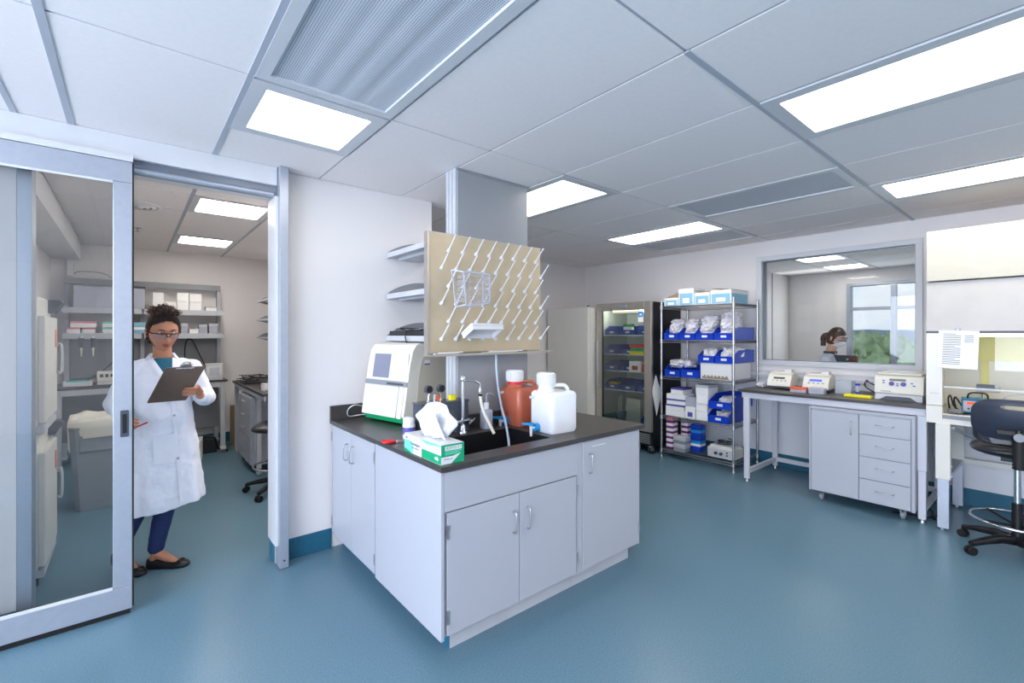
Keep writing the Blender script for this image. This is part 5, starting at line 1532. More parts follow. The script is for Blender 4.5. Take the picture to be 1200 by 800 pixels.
for k, (x0, x1, z0, z1, lab) in enumerate(((.215, .325, 1.836, 2.045, 'tall white carton on the upper shelf left of the woman hair'), (.345, .455, 1.836, 1.935, 'low white carton on the upper shelf just behind the woman head'),
        (.462, .585, 1.836, 1.945, 'lower left one of the four white cartons on the upper shelf'), (.462, .585, 1.947, 2.055, 'upper left one of the four white cartons on the upper shelf'),
        (.592, .72, 1.836, 1.94, 'lower right one of the four white cartons on the upper shelf'), (.592, .72, 1.942, 2.05, 'upper right one of the four white cartons on the upper shelf'))):
    nbox('white_carton', lab, x0, x1, z0, z1, 'paper')
nbox('small_carton', 'small white and grey carton at the right end of the upper shelf', .77, .89, 1.836, 1.89, 'paper', 'lgrey')
t = thing('clear_tub', 'tall clear plastic tub on the upper shelf beside the door stile', 'tub', (.05, 7.36, 1.836))
MB().frame('z', 0, .25, -.09, .09, -.09, .09, .005).build('walls', M['cloudy'], t)
MB().box(-.095, .095, -.095, .095, .25, .275).build('lid', M['dgrey'], t)
t = thing('clear_tub', 'wide cloudy storage tub on the upper shelf behind the glass door', 'tub', (-.28, 7.37, 1.836))
MB().frame('z', 0, .23, -.22, .22, -.10, .10, .006).build('walls', M['cloudy'], t)
MB().box(-.225, .225, -.105, .105, .23, .25).build('lid', M['cloudy'], t)
for k, (x, z, m, s) in enumerate(((-.50, 1.536, 'pink', 'left lower'), (-.47, 1.606, 'pink', 'left upper'), (-.37, 1.536, 'pink', 'right lower'), (-.36, 1.606, 'pink', 'right upper'))):
    nbox('tip_box', '%s pink and white tip box on the lower shelf behind the glass door' % s, x - .055, x + .055, z, z + .066, 'paper', m)
for k, (x, z, s) in enumerate(((-.20, 1.536, 'lower left'), (-.20, 1.606, 'upper left'), (-.09, 1.536, 'lower right'), (-.09, 1.606, 'upper right'))):
    nbox('tip_box', '%s green and white tip box on the lower shelf behind the glass door' % s, x - .052, x + .052, z, z + .066, 'paper', 'mint' if k < 2 else 'teal')
for k, s in enumerate(('lowest', 'middle', 'topmost')):
    nbox('tip_box', '%s of three blue boxes on the lower shelf right of the door stile' % s, .03, .16, 1.536 + .045 * k, 1.579 + .045 * k, 'sky_print' if k != 1 else 'paper', 'sky_print')
t = thing('green_bottle', 'bright green bottle on the lower shelf beside the woman face', 'bottle', (.455, 7.30, 1.536))
MB().lathe([(.03, 0), (.032, .01), (.032, .10), (.018, .12), (.018, .14)], n=18).build('body', M['green'], t)
MB().lathe([(.02, .14), (.02, .16)], n=16).build('cap', M['white'], t)
for k, (x, w, h, m, lab) in enumerate(((.54, .07, .13, 'cloudy', 'upright clear box next to the green bottle'), (.64, .10, .055, 'paper', 'low white box in the middle of the lower shelf right part'),
                                  (.74, .09, .115, 'cloudy', 'clear drawer box on the lower shelf right part'), (.855, .10, .13, 'cloudy', 'clear compartment box at the right end of the lower shelf'))):
    nbox('clear_box', lab, x - w / 2, x + w / 2, 1.536, 1.536 + h, m, 'lgrey' if m == 'cloudy' else None)
# pipettes hooked on the shelf lip
for k, (x, lab) in enumerate(((-.43, 'left pipette hooked on the shelf edge'), (-.33, 'right pipette hooked on the shelf edge'))):
    t = thing('pipette', lab, 'pipette', (x, 7.20, 1.27))
    MB().cyl((0, 0, .0), (0, 0, .10), .005, .012, n=10).build('shaft', M['cream'], t)
    MB().cyl((0, 0, .10), (0, 0, .21), .018, .02, n=12).build('grip', M['dgrey'], t)
    MB().bar((0, 0, .20), (0, .035, .215), .03, .01).cyl((0, 0, .21), (0, 0, .235), .012, n=10).build('hook', M['white'], t)
# devices on the rear bench
t = thing('plate_shaker', 'low white device with turquoise top on the rear bench', 'instrument', (-.45, 7.08, .94))
MB().rbox(-.12, .12, -.10, .10, .01, .055, .015).build('case', M['white'], t, bevel=.003)
MB().rbox(-.095, .095, -.08, .08, .055, .062, .012).build('platform', M['teal'], t)
t = thing('pipette_charger', 'cream rack device with a row of dark slots on the rear bench', 'instrument', (-.13, 7.08, .94))
MB().box(-.16, .16, -.07, .08, .01, .16).build('case', M['cream'], t, bevel=.006)
for k in range(6): MB().box(-.135 + k * .046, -.105 + k * .046, -.073, -.069, .095, .13).build('slot', M['dgrey'], t)
MB().box(-.16, .16, -.075, -.068, .04, .055).build('ledge', M['lgrey'], t)
t = thing('white_canister', 'square white plastic canister at the right end of the rear bench', 'canister', (.84, 7.05, .94), R(-6))
MB().rbox(-.095, .095, -.09, .09, 0, .19, .02, top=.01).build('body', M['white'], t)
MB().rbox(-.10, .10, -.095, .095, .19, .205, .02).build('lid', M['white'], t)
MB().box(-.055, .055, -.092, -.089, .06, .16).build('printed_panel', M['lgrey'], t)
for (pts, lab) in (([(-.12, 7.53, 1.46), (-.10, 7.5, 1.30), (-.15, 7.4, 1.2), (-.30, 7.3, 1.05), (-.40, 7.2, .99)], 'left black cord hanging from the lower shelf behind the glass door'),
                   ([(-.05, 7.53, 1.46), (-.08, 7.5, 1.34), (-.05, 7.45, 1.2), (-.02, 7.3, 1.12)], 'right black cord hanging from the lower shelf behind the glass door'),
                   ([(.57, 7.50, 1.10), (.56, 7.48, 1.30), (.58, 7.48, 1.44), (.64, 7.48, 1.44), (.72, 7.45, 1.25), (.80, 7.4, 1.05)], 'black cord looping down under the shelf right of the woman')):
    MB().tube(bez(pts, 6), .007, 6).build('hanging_cord', M['black'], BSH, True)
t = thing('wall_socket_unit', 'small white wall unit with a thin cable above the shelving', 'wall unit', (-.55, 7.60, 2.3))
MB().box(-.03, .03, -.03, .018, -.08, .10).build('box_body', M['white'], t, bevel=.004)
MB().tube(bez([(.03, -.02, -.05), (.1, -.04, -.02), (.3, -.04, -.03), (.42, -.04, -.12)], 6), .004, 6).build('cable', M['grey'], t)
t = thing('floor_instrument', 'small white device with glowing green display under the rear bench', 'instrument', (.58, 6.75, 0), R(-8))
MB().box(-.13, .10, -.12, .12, .015, .26).build('case', M['cream'], t, bevel=.008)
MB().box(-.09, .08, -.123, -.12, .04, .23).build('dark_panel', M['dgrey'], t)
for z in (.16, .09): MB().box(-.02, .05, -.126, -.123, z, z + .035).build('display', M['led_g'], t)
for q in (-.09, .07): MB().cyl((q, 0, 0), (q, 0, .016), .012, n=8).build('foot', M['rubber'], t)
t = thing('black_floor_unit', 'black box with hoses on the floor beside the rear bench leg', 'instrument', (.78, 7.15, 0))
MB().box(-.09, .09, -.12, .12, .0, .17).build('case', M['black'], t, bevel=.01)
MB().tube(bez([(-.1, -.1, .1), (-.05, -.18, .22), (.05, -.2, .2), (.1, -.16, .05), (.2, -.16, .012)], 6), .012, 8).build('hose', M['rubber'], t)
t = thing('floor_board', 'brown board standing behind the right bench leg', 'board', (1.15, 7.3, 0))
MB().box(-.10, .10, -.01, .01, 0, .55).build('board', M['card'], t)

# right bench in the north room
t = thing('side_bench', 'grey bench along the right wall of the north room', 'table', (1.3, 6.4, 0))
MB().box(1.02, 1.61, 5.15, 6.90, .90, .925).build('worktop', M['top'], t, True, .002)
MB().box(1.04, 1.06, 5.17, 6.88, .85, .90).build('apron', M['cab_l'], t, True)
for (x, y) in ((1.065, 5.55), (1.065, 6.86), (1.56, 5.2), (1.56, 6.86)):
    l = MB().box(x - .022, x + .022, y - .028, y + .028, .02, .85).cyl((x, y, 0), (x, y, .02), .012, n=10).build('leg', M['lgrey'], t, True, .004)
t = thing('drawer_unit', 'pale five drawer unit on casters under the side bench', 'cabinet', (1.25, 6.15, 0))
MB().box(1.03, 1.50, 5.70, 6.42, .08, .83).build('body', M['cab'], t, True, .002)
for k in range(5):
    d = MB().box(1.012, 1.029, 5.705, 6.415, .09 + k * .147, .232 + k * .147).build('drawer', M['cab'], t, True, .0015)
    pull(d, (1.012, 6.06, .175 + k * .147), (0, 1, 0), (-1, 0, 0), .12)
for (x, y) in ((1.08, 5.76), (1.08, 6.36), (1.44, 5.76), (1.44, 6.36)): MB().cyl((x, y - .012, .036), (x, y + .012, .036), .036, n=14).box(x - .015, x + .015, y - .016, y + .016, .06, .08).build('caster', M['black'], t, True)
t = thing('cable_board', 'flat black board with a tangle of cables on the side bench', 'board', (1.22, 6.55, .926))
MB().rbox(-.18, .20, -.30, .24, 0, .012, .02).build('board', M['black'], t)
for k in range(9):
    pts = [(rng.uniform(-.17, .19), -.28 + .085 * i, rng.uniform(.02, .08)) for i in range(7)]
    MB().tube(bez(pts, 5), .004, 6).build('cable', M['black'] if k % 3 else M['grey'], t)
t = thing('white_beaker', 'small white container at the near end of the side bench', 'container', (1.10, 5.42, .926))
MB().lathe([(.035, 0), (.04, .01), (.042, .07)], n=18).build('body', M['white'], t)
MB().lathe([(.044, .07), (.044, .08)], n=18).build('lid', M['lgrey'], t)
for k, (z, lab) in enumerate(((1.95, 'highest small grey shelf at the right edge of the door opening'), (1.70, 'middle small grey shelf at the right edge of the door opening'), (1.47, 'lowest small grey shelf at the right edge of the door opening'))):
    t = thing('wall_shelf', lab, 'shelf', (1.45, 6.4, z))
    MB().box(-.15, .165, -.5, .5, 0, .02).build('board', M['lgrey'], t)
    MB().prism([(-.14, 0), (.165, 0), (.165, -.07)], 'y', .47, .48).build('bracket', M['grey'], t)
    MB().prism([(-.14, .02), (-.05, .07), (.165, .09), (.165, .02)], 'y', .49, .498).build('end_bracket', M['grey'], t)
lab_chair('lab_chair', 'black drafting chair partly behind the right door jamb in the north room', (1.13, 4.90, 0), R(160), .62, .26)
# mobile pulls and cable under east wall done above

# ================================================================ PEOPLE
def remesh(mb, vox, smooth=3, disp=None):
    me = bpy.data.meshes.new('tmp')
    me.from_pydata(mb.v, [], mb.f); me.update()
    o = bpy.data.objects.new('tmp', me); COL.objects.link(o)
    r = o.modifiers.new('r', 'REMESH'); r.mode = 'VOXEL'; r.voxel_size = vox; r.use_smooth_shade = True
    s = o.modifiers.new('s', 'SMOOTH'); s.factor = .5; s.iterations = smooth
    if disp:
        tx = bpy.data.textures.new('folds', 'CLOUDS'); tx.noise_scale = disp[1]; tx.noise_depth = 2
        d = o.modifiers.new('d', 'DISPLACE'); d.texture = tx; d.strength = disp[0]; d.mid_level = .5; d.texture_coords = 'LOCAL'
    dg = bpy.context.evaluated_depsgraph_get()
    m2 = bpy.data.meshes.new_from_object(o.evaluated_get(dg))
    bpy.data.objects.remove(o)
    return m2
def link_mesh(name, me, m, parent):
    me.materials.clear(); me.materials.append(m); me.name = name
    me.polygons.foreach_set('use_smooth', [True] * len(me.polygons))
    o = bpy.data.objects.new(name, me); COL.objects.link(o); o.parent = parent
    return o
def G(x, s): return math.exp(-(x / s) ** 2)
def head_point(d, grow=0.0):
    x, y, z = .070 * d.x, .092 * d.y, .118 * d.z
    if d.z < 0:
        k = -d.z
        x *= 1 - .30 * k ** 1.7
        if d.y > 0: y *= 1 - .42 * k
        else: y *= 1 + .06 * k
    if d.y < 0:
        f = min(1, -d.y * 1.6)
        ax = abs(x)
        if z > -.040: nz = max(0, min(1, (.024 - z) / .050))
        else: nz = max(0, 1 - (-.040 - z) / .008)
        y -= f * .021 * G(x, .0105) * nz ** 1.1 * (1 if z > -.05 else 0)
        y -= f * .008 * G(ax - .012, .007) * G(z + .030, .009)
        y += f * .0085 * G(ax - .031, .017) * G(z - .012, .013)
        y -= f * .0035 * G(z - .033, .009)
        y -= f * .0065 * G(x, .024) * (G(z + .053, .006) + G(z + .065, .007))
        y += f * .003 * G(x, .022) * G(z + .059, .0025)
        y -= f * .007 * G(x, .022) * G(z + .093, .016)
        y -= f * .004 * G(ax - .04, .018) * G(z + .02, .02)
    return Vector((x, y, z))
def head_mesh(mb, T, n=64):
    rings = []
    for i in range(n + 1):
        th = PI * (i + .15) / (n + .3)
        rings.append([T @ head_point(Vector((math.sin(th) * math.cos(2 * PI * j / n), math.sin(th) * math.sin(2 * PI * j / n), -math.cos(th)))) for j in range(n)])
    mb.loft(rings, 0, True, True)
def hand(mb, wrist, fwd, palm, curl, left, sc=1.0):
    """generic hand: fwd finger direction, palm the palm normal; curl in radians per joint"""
    f, p = Vector(fwd).normalized(), Vector(palm).normalized()
    s = f.cross(p).normalized() * (1 if left else -1)      # towards the thumb
    w = Vector(wrist)
    tips = []
    for k, (off, L) in enumerate(((.026, .070), (.009, .078), (-.009, .073), (-.026, .058))):
        base = w + f * .085 * sc + s * off * sc
        mb.capsule(w + s * off * .5 * sc + f * .01, base, .014 * sc, .0105 * sc, 10)
        q = base; d = f.copy(); pts = [base]
        for seg, fr in enumerate((.45, .30, .25)):
            a = curl * (seg + .6)
            d = (f * math.cos(a) + p * math.sin(a)).normalized()
            q = q + d * L * fr * sc; pts.append(q)
        mb.chain(pts, [.0095 * sc, .0085 * sc, .008 * sc, .007 * sc], 10)
        tips.append(q)
    tb = w + f * .025 * sc + s * .022 * sc
    t1 = tb + (f * .6 + s * .6 + p * .4).normalized() * .035 * sc
    t2 = t1 + (f * .8 + p * .5 - s * .1).normalized() * .028 * sc
    mb.chain([w + f * .01, tb, t1, t2], [.015 * sc, .014 * sc, .011 * sc, .009 * sc], 10)
    return tips
def shoe(parent, heel, dr, lift=0.0):
    """wedge flat: heel point on the floor line, dr horizontal direction; lift raises the heel"""
    d = Vector((dr[0], dr[1], 0)).normalized(); s = Vector((-d.y, d.x, 0)); h = Vector(heel)
    rings = []
    L = .245
    for q, w, hb, ht in ((0, .022, .0, .062), (.08, .031, 0, .066), (.25, .031, 0, .060), (.45, .034, 0, .045), (.65, .043, .0, .036), (.82, .042, .0, .036), (.94, .030, .0, .030), (1.0, .012, .004, .018)):
        up = lift * max(0, 1 - q / .68)
        c = h + d * (q * L)
        rings.append([c + s * (w * u) + Vector((0, 0, up + hb + (ht - hb) * v)) for u, v in ((-1, 0), (1, 0), (1.04, .3), (.95, .75), (.6, 1), (0, 1.02), (-.6, 1), (-.95, .75), (-1.04, .3))])
    o = MB().loft(rings, 0, True, True).build('shoe', M['black'], parent)
    c = h + d * (.80 * L) + Vector((0, 0, .040))
    b = MB()
    for u in (-1, 1): b.tube([c, c + s * .018 * u + d * .010, c + s * .030 * u + Vector((0, 0, -.004)), c + s * .016 * u - d * .012, c], .005, 6)
    b.build('bow', M['black'], o)
    return h, d, L

def coat_solid(mb, rings_spec, nf, seed, hemslope=0.0):
    """rings_spec: (z, cx, cy, rx, ry, fold)"""
    rings = []
    for z, cx, cy, rx, ry, fo in rings_spec:
        ring = []
        for j in range(96):
            a = 2 * PI * j / 96
            k = 1 + fo * (math.sin(a * nf + seed) * .6 + math.sin(a * (nf + 3) + seed * 2 + z * 2) * .4)
            x = rx * k * math.copysign(abs(math.cos(a)) ** .85, math.cos(a)); y = ry * k * math.copysign(abs(math.sin(a)) ** .9, math.sin(a))
            ring.append((cx + x, cy + y, z + hemslope * x * max(0, 1 - (z - rings_spec[0][0]) / .25)))
        rings.append(ring)
    mb.loft(rings, 0, True, True)

def surf_patch(name, fn, poly_rows, off, th, m, parent):
    """thin cloth patch: poly_rows = rows of (x,z); fn(x,z) gives the surface y"""
    b = MB(); n = len(poly_rows[0]); R0 = []; R1 = []
    for row in poly_rows:
        R0.append([(x, fn(x, z) - off, z) for x, z in row]); R1.append([(x, fn(x, z) - off - th, z) for x, z in row])
    b.loft(R0, 0, False, True, closed=False); b.loft(R1, 0, False, True, closed=False)
    b.loft([R0[0], R1[0]], 0, False, False, closed=False); b.loft([R0[-1], R1[-1]], 0, False, False, closed=False)
    b.loft([[r[0] for r in R0], [r[0] for r in R1]], 0, False, False, closed=False); b.loft([[r[-1] for r in R0], [r[-1] for r in R1]], 0, False, False, closed=False)
    return b.build(name, m, parent)
def rows(tl, tr, bl, br, nr=8, nc=6):
    return [[(tl[0] + (tr[0] - tl[0]) * c / nc + ((bl[0] + (br[0] - bl[0]) * c / nc) - (tl[0] + (tr[0] - tl[0]) * c / nc)) * r / nr,
              tl[1] + (tr[1] - tl[1]) * c / nc + ((bl[1] + (br[1] - bl[1]) * c / nc) - (tl[1] + (tr[1] - tl[1]) * c / nc)) * r / nr) for c in range(nc + 1)] for r in range(nr + 1)]

# ---------------------------------------------------------------- woman with clipboard
P1 = thing('person', 'person in white lab coat, safety glasses and blue jeans reading a clipboard in the doorway', 'person', (.165, 3.84, 0))
HT = Matrix.Translation((.003, -.042, 1.545)) @ Matrix.Rotation(R(10), 4, 'Z') @ Matrix.Rotation(R(17), 4, 'X') @ Matrix.Scale(1.12, 4)
b = MB()
head_mesh(b, HT)
for s in (-1, 1):
    q = MB(); q.T = HT
    q.lathe([(.004, -.030), (.012, -.022), (.016, -.005), (.018, .010), (.014, .024), (.004, .030)], (s * .069, .012, -.006), 12)
    b.v, off = b.v, len(b.v)
    b.add(q.v, q.f, 0, True)
b.capsule((0, .012, 1.36), (0, -.012, 1.46), .052, .050, 18)
b.capsule((0, .015, 1.22), (0, .014, 1.36), .085, .052, 18)
for s in (-1, 1):
    b.capsule((s * .05, .01, .95), (s * .06, .01, 1.22), .095, .085, 18)
b.capsule((-.05, .01, .92), (.05, .01, .92), .095, .095, 18)
for s in (-1, 1): b.capsule((0, .012, 1.29), (s * .14, .01, 1.295), .05, .042)
LSH, LEL, LWR = Vector((.158, .01, 1.305)), Vector((.235, .0, 1.085)), Vector((.190, -.205, 1.125))
RSH, REL, RWR = Vector((-.158, .01, 1.305)), Vector((-.235, .03, 1.085)), Vector((-.200, -.150, 1.015))
b.chain([LSH - Vector((0,0,.01)), LEL, LWR], [.042, .036, .026]); b.chain([RSH - Vector((0,0,.01)), REL, RWR], [.042, .036, .026])
LH, LK, LA = Vector((.075, 0, .88)), Vector((.03, -.05, .49)), Vector((-.035, -.035, .10))
RH, RK, RA = Vector((-.075, 0, .88)), Vector((-.095, -.03, .49)), Vector((-.215, .06, .155))
b.chain([LH, LK, LA], [.078, .055, .034]); b.chain([RH, RK, RA], [.078, .055, .034])
# feet
LHe, LD = Vector((-.075, -.005, 0)), Vector((.86, -.51, 0)).normalized()
RHe, RD = Vector((-.245, .085, 0)), Vector((.62, -.78, 0)).normalized()
b.capsule(LA, LHe + LD * .16 + Vector((0, 0, .030)), .032, .022); b.capsule(LA, LHe + LD * .03 + Vector((0, 0, .045)), .030, .024)
b.capsule(RA, RHe + RD * .16 + Vector((0, 0, .034)), .032, .022); b.capsule(RA, RHe + RD * .03 + Vector((0, 0, .105)), .030, .022)
# clipboard frame
BL, BR, TL, TR = Vector((-.086, -.225, 1.105)), Vector((.112, -.225, 1.106)), Vector((-.003, -.435, 1.330)), Vector((.192, -.435, 1.328))
e1 = (BR - BL).normalized(); e2 = (TL - BL).normalized(); e2 = (e2 - e1 * 0).normalized(); nn = e1.cross(e2).normalized()
E0 = BR + e2 * .065
for k, L in enumerate((.75, .95, 1.0, .92)):
    E = E0 + e2 * (.0205 * k)
    b.chain([LWR + (E - LWR) * .45 + e1 * .02, E + e1 * .022 - nn * .006, E + e1 * .016 + nn * .012, E - e1 * .018 * L + nn * .0135, E - e1 * .048 * L + nn * .012], [.014, .0085, .0080, .0076, .0066], 10)
b.chain([LWR, LWR + Vector((-.02, -.03, .03)), E0 + e2 * .03 - nn * .022 + e1 * .0, E0 + e2 * .055 - nn * .020 - e1 * .045], [.018, .016, .011, .0085], 10)
tips = hand(b, RWR + Vector((.012, -.02, -.004)), (.12, -.95, -.05), (.85, .2, -.4), .75, False, .95)
me = remesh(b, .0026, 1)
body = link_mesh('body', me, M['skin'], P1)
# face details
def hp(x, z, off=.0015):
    """point on the face surface at local x, z"""
    dz = max(-.98, min(.98, z / .118)); dx = x / .070 / math.sqrt(max(.05, 1 - dz * dz))
    a = math.sqrt(1 - dz * dz)
    ux = max(-.95, min(.95, dx)) * a
    d = Vector((ux, -math.sqrt(max(0, 1 - dz * dz - ux * ux)), dz))
    p = head_point(d); p.y -= off
    return p
def face(parent, T, lips=True, brow='hair'):
    if lips:
        q = MB(); q.T = T
        q.tube([hp(x / 1000, -.054 - .000 * abs(x) + .0015 * (1 - abs(x) / 24), .001) for x in range(-22, 23, 4)], 1, 8, radii=[.0012 + .0030 * (1 - (x / 24) ** 2) for x in range(-22, 23, 4)])
        q.tube([hp(x / 1000, -.063, .001) for x in range(-18, 19, 4)], 1, 8, radii=[.0012 + .0036 * (1 - (x / 20) ** 2) for x in range(-18, 19, 4)])
        q.build('lips', M['lips'], parent)
    for s in (-1, 1):
        q = MB(); q.T = T
        q.tube([hp(s * x / 1000, .031 + .004 * math.sin((x - 14) / 34 * PI), .002) for x in range(14, 49, 5)], 1, 6, radii=[.0028, .0032, .003, .0028, .0024, .0018, .001])
        q.build('eyebrow', M[brow], parent)
        q = MB(); q.T = T
        q.lathe([(.0005, -.0112), (.007, -.0088), (.0112, 0), (.007, .0088), (.0005, .0112)], (s * .031, hp(s * .031, .010).y + .0085, .010), 14)
        q.build('eye', M['white'], parent)
        q = MB(); q.T = T
        q.tube([hp(s * x / 1000, .006 - .003 * math.sin((x - 19) / 24 * PI), .0025) for x in range(19, 44, 4)], .0014, 6)
        q.build('eyelashes', M['black'], parent)
face(P1, HT)
# safety glasses
q = MB(); q.T = HT
gl = [(x / 1000, -.112 + .000014 * x * x * 1.0, .020 - .0000035 * x * x) for x in range(-68, 69, 6)]
gl = [(x, y + 0, z) for x, y, z in gl]
q.tube(gl, .0030, 8)
for s in (-1, 1):
    q.tube(bez([(s * .068, gl[-1][1], gl[-1][2]), (s * .077, -.03, .012), (s * .078, .012, .006), (s * .074, .03, -.012)], 5), .0030, 8)
q.tube([(-.010, -.110, .014), (-.006, -.118, .004), (0, -.120, .002), (.006, -.118, .004), (.010, -.110, .014)], .0028, 8)
gf = q.build('safety_glasses', M['black'], P1)
for s in (-1, 1):
    q = MB(); q.T = HT
    R1_ = []
    for j in range(6):
        z = .018 - j * .0068
        R1_.append([(s * x / 1000, -.111 + .000014 * x * x - .001 * math.sin(j / 5 * PI), z - .0000035 * x * x + (.006 * ((x - 36) / 30) ** 2 if j > 3 else 0)) for x in range(8, 67, 6)])
    q.loft(R1_, 0, False, True, closed=False)
    q.build('lens', M['lens'], gf)
# hair
def hair_cap(T, front=.052, m='hair', seed=3, amp=.006, grow=1.08):
    q = MB(); q.T = T; n = 64; rings = []
    for i in range(n + 1):
        th = PI * (i + .15) / (n + .3); ring = []
        for j in range(n):
            ph = 2 * PI * j / n
            d = Vector((math.sin(th) * math.cos(ph), math.sin(th) * math.sin(ph), -math.cos(th)))
            p = head_point(d)
            base = Vector((.070 * d.x, .092 * d.y, .118 * d.z))
            # hairline: high over the forehead, down in front of the ears, low at the nape
            az = math.atan2(abs(d.x), -d.y)      # 0 front .. pi back
            line = front - .020 * (az / 1.0) ** 2 if az < 1.15 else (front - .028) - (az - 1.15) * .20
            if az > 1.7: line = -.082 + 0 * az
            w = max(0, min(1, (base.z - line) / .014))
            k = .93 + (grow - .93) * w
            if w > 0: k += (amp / .09) * w * (.5 + noise.noise(d * 9 + Vector((seed, 0, 0))))
            ring.append((base.x * k * (1.02), base.y * k + .003 * w, base.z * (k if d.z > 0 else (k if w > 0 else .93))))
        rings.append(ring)
    q.loft(rings, 0, True, True)
    return q
hair = hair_cap(HT, .078, grow=1.11).build('hair', M['hair'], P1)
q = MB(); q.T = HT
blob(q, (0, .015, .112), .060, 5, 18, .45, fq=5, sz=.62)
q.build('bun', M['hair'], hair)
for part_i, (mm, cnt) in enumerate((('hair', 230), ('hair_t', 200))):
    q = MB(); q.T = HT
    for k in range(cnt):
        a = rng.random() * 2 * PI; r0 = rng.random() ** .6 * .056
        c = Vector((r0 * math.cos(a) * 1.15, .010 + r0 * math.sin(a), .098 + .040 * (1 - r0 / .056)))
        o_ = Vector((math.cos(a) * (.35 + r0 * 14), math.sin(a) * (.3 + r0 * 10) - .15, .9 + rng.uniform(-.2, .3))).normalized()
        L = rng.uniform(.016, .036) * (1 if part_i == 0 else 1.1)
        pts = []; f0 = rng.random() * 6
        for i in range(7):
            u = i / 6
            pts.append(c + o_ * L * u + Vector((math.cos(f0 + u * 8), math.sin(f0 + u * 8), 0)) * .006 * u)
        q.tube(pts, .0024, 4, r2=.0012)
    o = q.build('curls', M[mm], hair); o['kind'] = 'stuff'
# sides: tight curls along the hairline
q = MB(); q.T = HT
for k in range(420):
    az = rng.uniform(-1.6, 1.6); zz = .076 - .026 * az * az + rng.uniform(0, .035)
    dz = zz / .118; a = math.sqrt(max(.05, 1 - dz * dz))
    d = Vector((math.sin(az) * a, -math.cos(az) * a, dz))
    p = Vector((.070 * d.x, .092 * d.y, .118 * d.z)) * 1.07
    f0 = rng.random() * 6
    q.tube([p + Vector((d.x * .004 * math.sin(f0 + i), d.y * .003 * math.cos(f0 + i), .0055 * i)) for i in range(4)], .0022, 4)
o = q.build('hairline_curls', M['hair'], hair); o['kind'] = 'stuff'
q = MB(); q.T = HT
q.lathe([(.0005, -.005), (.004, -.003), (.004, .003), (.0005, .005)], (-.074, .006, -.045), 10)
q.build('earring', M['black'], P1)

# lab coat
spec = [(.385, .022, .02, .215, .165, .060), (.50, .020, .018, .208, .160, .055), (.65, .022, .013, .190, .148, .045), (.80, .014, .008, .180, .140, .032),
        (.95, .006, .004, .168, .132, .020), (1.08, .002, .004, .158, .124, .014), (1.18, 0, .004, .165, .122, .010), (1.26, 0, .006, .168, .112, .006), (1.31, 0, .012, .150, .092, .0), (1.345, 0, .018, .110, .072, 0), (1.372, 0, .022, .072, .060, 0)]
b = MB(); coat_solid(b, spec, 7, 1.3, .12)
b.capsule((-.10, .012, 1.315), (-.150, .01, 1.290), .055, .060); b.capsule((.10, .012, 1.315), (.150, .01, 1.290), .055, .060)
b.chain([LSH + Vector((0, 0, -.012)), LEL + Vector((.004, 0, 0)), LEL + (LWR - LEL) * .85], [.064, .062, .046], 18)
b.chain([RSH + Vector((0, 0, -.012)), REL + Vector((-.004, 0, 0)), REL + (RWR - REL) * .88], [.064, .060, .044], 18)
me = remesh(b, .0075, 3, (.020, .09))
coat = link_mesh('lab_coat', me, M['coat'], P1)
def spec_y(x, z):
    for i in range(len(spec) - 1):
        if spec[i][0] <= z <= spec[i + 1][0]:
            u = (z - spec[i][0]) / (spec[i + 1][0] - spec[i][0])
            c = [spec[i][k] + (spec[i + 1][k] - spec[i][k]) * u for k in range(6)]
            xx = min(.97, abs(x - c[1]) / c[3])
            return c[2] - c[4] * (1 - xx ** (2 / .85)) ** .45
    return spec[-1][2] - spec[-1][4]
surf_patch('shirt', spec_y, rows((-.058, 1.371), (.060, 1.371), (.030, 1.235), (.040, 1.235), 10, 8), -.004, .012, M['shirt'], P1)
surf_patch('lapel', spec_y, rows((-.085, 1.371), (-.050, 1.371), (.005, 1.215), (.035, 1.215), 10, 6), .004, .007, M['coat'], coat)
surf_patch('lapel', spec_y, rows((.052, 1.371), (.088, 1.371), (.042, 1.215), (.072, 1.225), 10, 6), .004, .007, M['coat'], coat)
# standing collar round the neck
q = MB(); r0, r1, r2 = [], [], []
for k in range(25):
    a = R(-38 + 256 * k / 24)
    r0.append((.074 * math.cos(a), .014 + .062 * math.sin(a), 1.352)); r1.append((.068 * math.cos(a), .016 + .060 * math.sin(a), 1.398)); r2.append((.090 * math.cos(a), .016 + .074 * math.sin(a), 1.358))
q.loft([r0, r1, r2], 0, False, True, closed=False)
o = q.build('collar', M['coat'], coat); sm = o.modifiers.new('s', 'SOLIDIFY'); sm.thickness = .004
surf_patch('pocket', spec_y, rows((-.055, .875), (.065, .885), (-.05, .70), (.062, .70), 8, 6), .008, .005, M['coat'], coat)
surf_patch('placket', spec_y, rows((.030, 1.22), (.046, 1.22), (.085, .44), (.105, .44), 24, 2), .008, .005, M['coat'], coat)
for z in (1.15, 1.0, .72):
    x = .040 + (1.22 - z) * .07
    MB().cyl((x, spec_y(x, z) - .012, z), (x, spec_y(x, z) - .017, z), .008, n=12).build('button', M['lgrey'], coat)
# jeans
b = MB()
b.capsule((-.045, .01, .90), (.045, .01, .90), .10, .10, 18)
b.chain([LH, LK, LA + Vector((0, 0, .035))], [.085, .064, .046], 18); b.chain([RH, RK, RA + Vector((.01, -.01, .03))], [.085, .064, .046], 18)
link_mesh('jeans', remesh(b, .008, 2, (.008, .05)), M['jeans'], P1)
shoe(P1, LHe, LD); shoe(P1, RHe, RD, .055)
